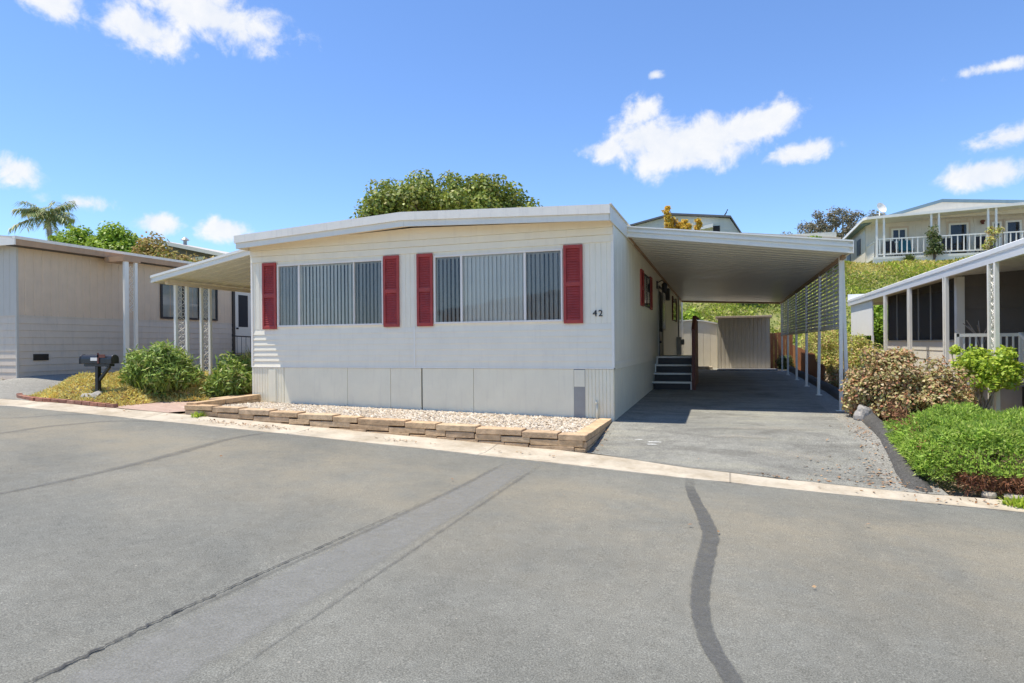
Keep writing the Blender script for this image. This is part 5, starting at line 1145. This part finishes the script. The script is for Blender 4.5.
warp = noise(nt, tc, 9, 6, .6); f1 = noise(nt, tc, 22, 8, .62, .3); f2 = noise(nt, tc, 60, 4, .6)
def cloud(d, ra, rb, tilt=0, dens=1.0):
    c = Vector(d).normalized(); e1 = Vector((0, 0, 1)).cross(c).normalized()*-1; e2 = c.cross(e1)*-1
    if e2.z < 0: e2 = -e2
    t_ = R(tilt); a1 = e1*math.cos(t_)+e2*math.sin(t_); a2 = -e1*math.sin(t_)+e2*math.cos(t_)
    cz_ = vdot(c); inv = math_(nt, 'DIVIDE', 1.0, math_(nt, 'MAXIMUM', cz_, .2))
    u = math_(nt, 'MULTIPLY', math_(nt, 'MULTIPLY', vdot(a1), inv), 1/ra); v = math_(nt, 'MULTIPLY', math_(nt, 'MULTIPLY', vdot(a2), inv), 1/rb)
    r2 = math_(nt, 'ADD', math_(nt, 'MULTIPLY', u, u), math_(nt, 'MULTIPLY', v, v))
    r2 = math_(nt, 'ADD', r2, math_(nt, 'MULTIPLY', math_(nt, 'LESS_THAN', cz_, .3), 50))
    return math_(nt, 'MULTIPLY', math_(nt, 'SUBTRACT', 1.0, math_(nt, 'SQRT', r2)), dens)
tot = None
for c in CLOUDS:
    k = cloud(*c); tot = k if tot is None else math_(nt, 'MAXIMUM', tot, k)
dn = math_(nt, 'ADD', math_(nt, 'MULTIPLY', tot, 1.15), math_(nt, 'MULTIPLY_ADD', f1, 1.9, -1.02))
dn = math_(nt, 'ADD', dn, math_(nt, 'MULTIPLY_ADD', f2, .5, -.25))
msk = math_(nt, 'MULTIPLY', dn, 1.5, clamp=True); sm = nt.nodes.new('ShaderNodeMapRange'); sm.interpolation_type = 'SMOOTHSTEP'; nt.links.new(msk, sm.inputs[0])
inside_ = nt.nodes.new('ShaderNodeMapRange'); inside_.interpolation_type = 'SMOOTHSTEP'; nt.links.new(tot, inside_.inputs[0]); inside_.inputs[1].default_value = -.35; inside_.inputs[2].default_value = .05
k = math_(nt, 'MULTIPLY', math_(nt, 'MULTIPLY', sm.outputs[0], inside_.outputs[0]), .95)
cl = ramp(nt, f1, [(.35, tuple(CLOUD_V*q for q in (.86, .90, .97))), (.65, (CLOUD_V,)*3)])
nt.links.new(mixc(nt, k, skc, cl), bg.inputs[0]); bg.inputs[1].default_value = SKY_STR
sl = bpy.data.lights.new('sun', 'SUN'); sl.energy = SUN_STR; sl.angle = R(.5); sl.color = (1, .93, .82)
so = bpy.data.objects.new('sun', sl); C.objects.link(so); so.rotation_euler = sun_dir.to_track_quat('Z', 'Y').to_euler(); so.location = (0, 0, 30)

cam = bpy.data.cameras.new('camera'); co_ = bpy.data.objects.new('camera', cam); C.objects.link(co_); S.camera = co_
cam.sensor_width = 36; cam.lens = 636/1024*36; cam.clip_end = 2000; cam.shift_y = 2.5/1024
th_ = R(18.76); F = Vector((-math.sin(th_), math.cos(th_), 0)); Rr = Vector((math.cos(th_), math.sin(th_), 0)); U = Vector((0, 0, 1)); rho = .0087
xr = Rr*math.cos(rho)-U*math.sin(rho); yr = Rr*math.sin(rho)+U*math.cos(rho)
co_.matrix_world = Matrix(((xr.x, yr.x, -F.x, 0), (xr.y, yr.y, -F.y, 0), (xr.z, yr.z, -F.z, 0), (0, 0, 0, 1)))
for o in list(S.objects):                          # heights were written from eye level: lift everything so the road is at zero
    if o.parent is None: o.location.z += CAM_H
vs = S.view_settings; vs.view_transform = 'Standard'; vs.look = 'None'; vs.exposure = EXPOSURE; vs.gamma = 1
S.cycles.max_bounces = 10; S.cycles.diffuse_bounces = 7; S.cycles.transparent_max_bounces = 16; S.cycles.use_denoising = True
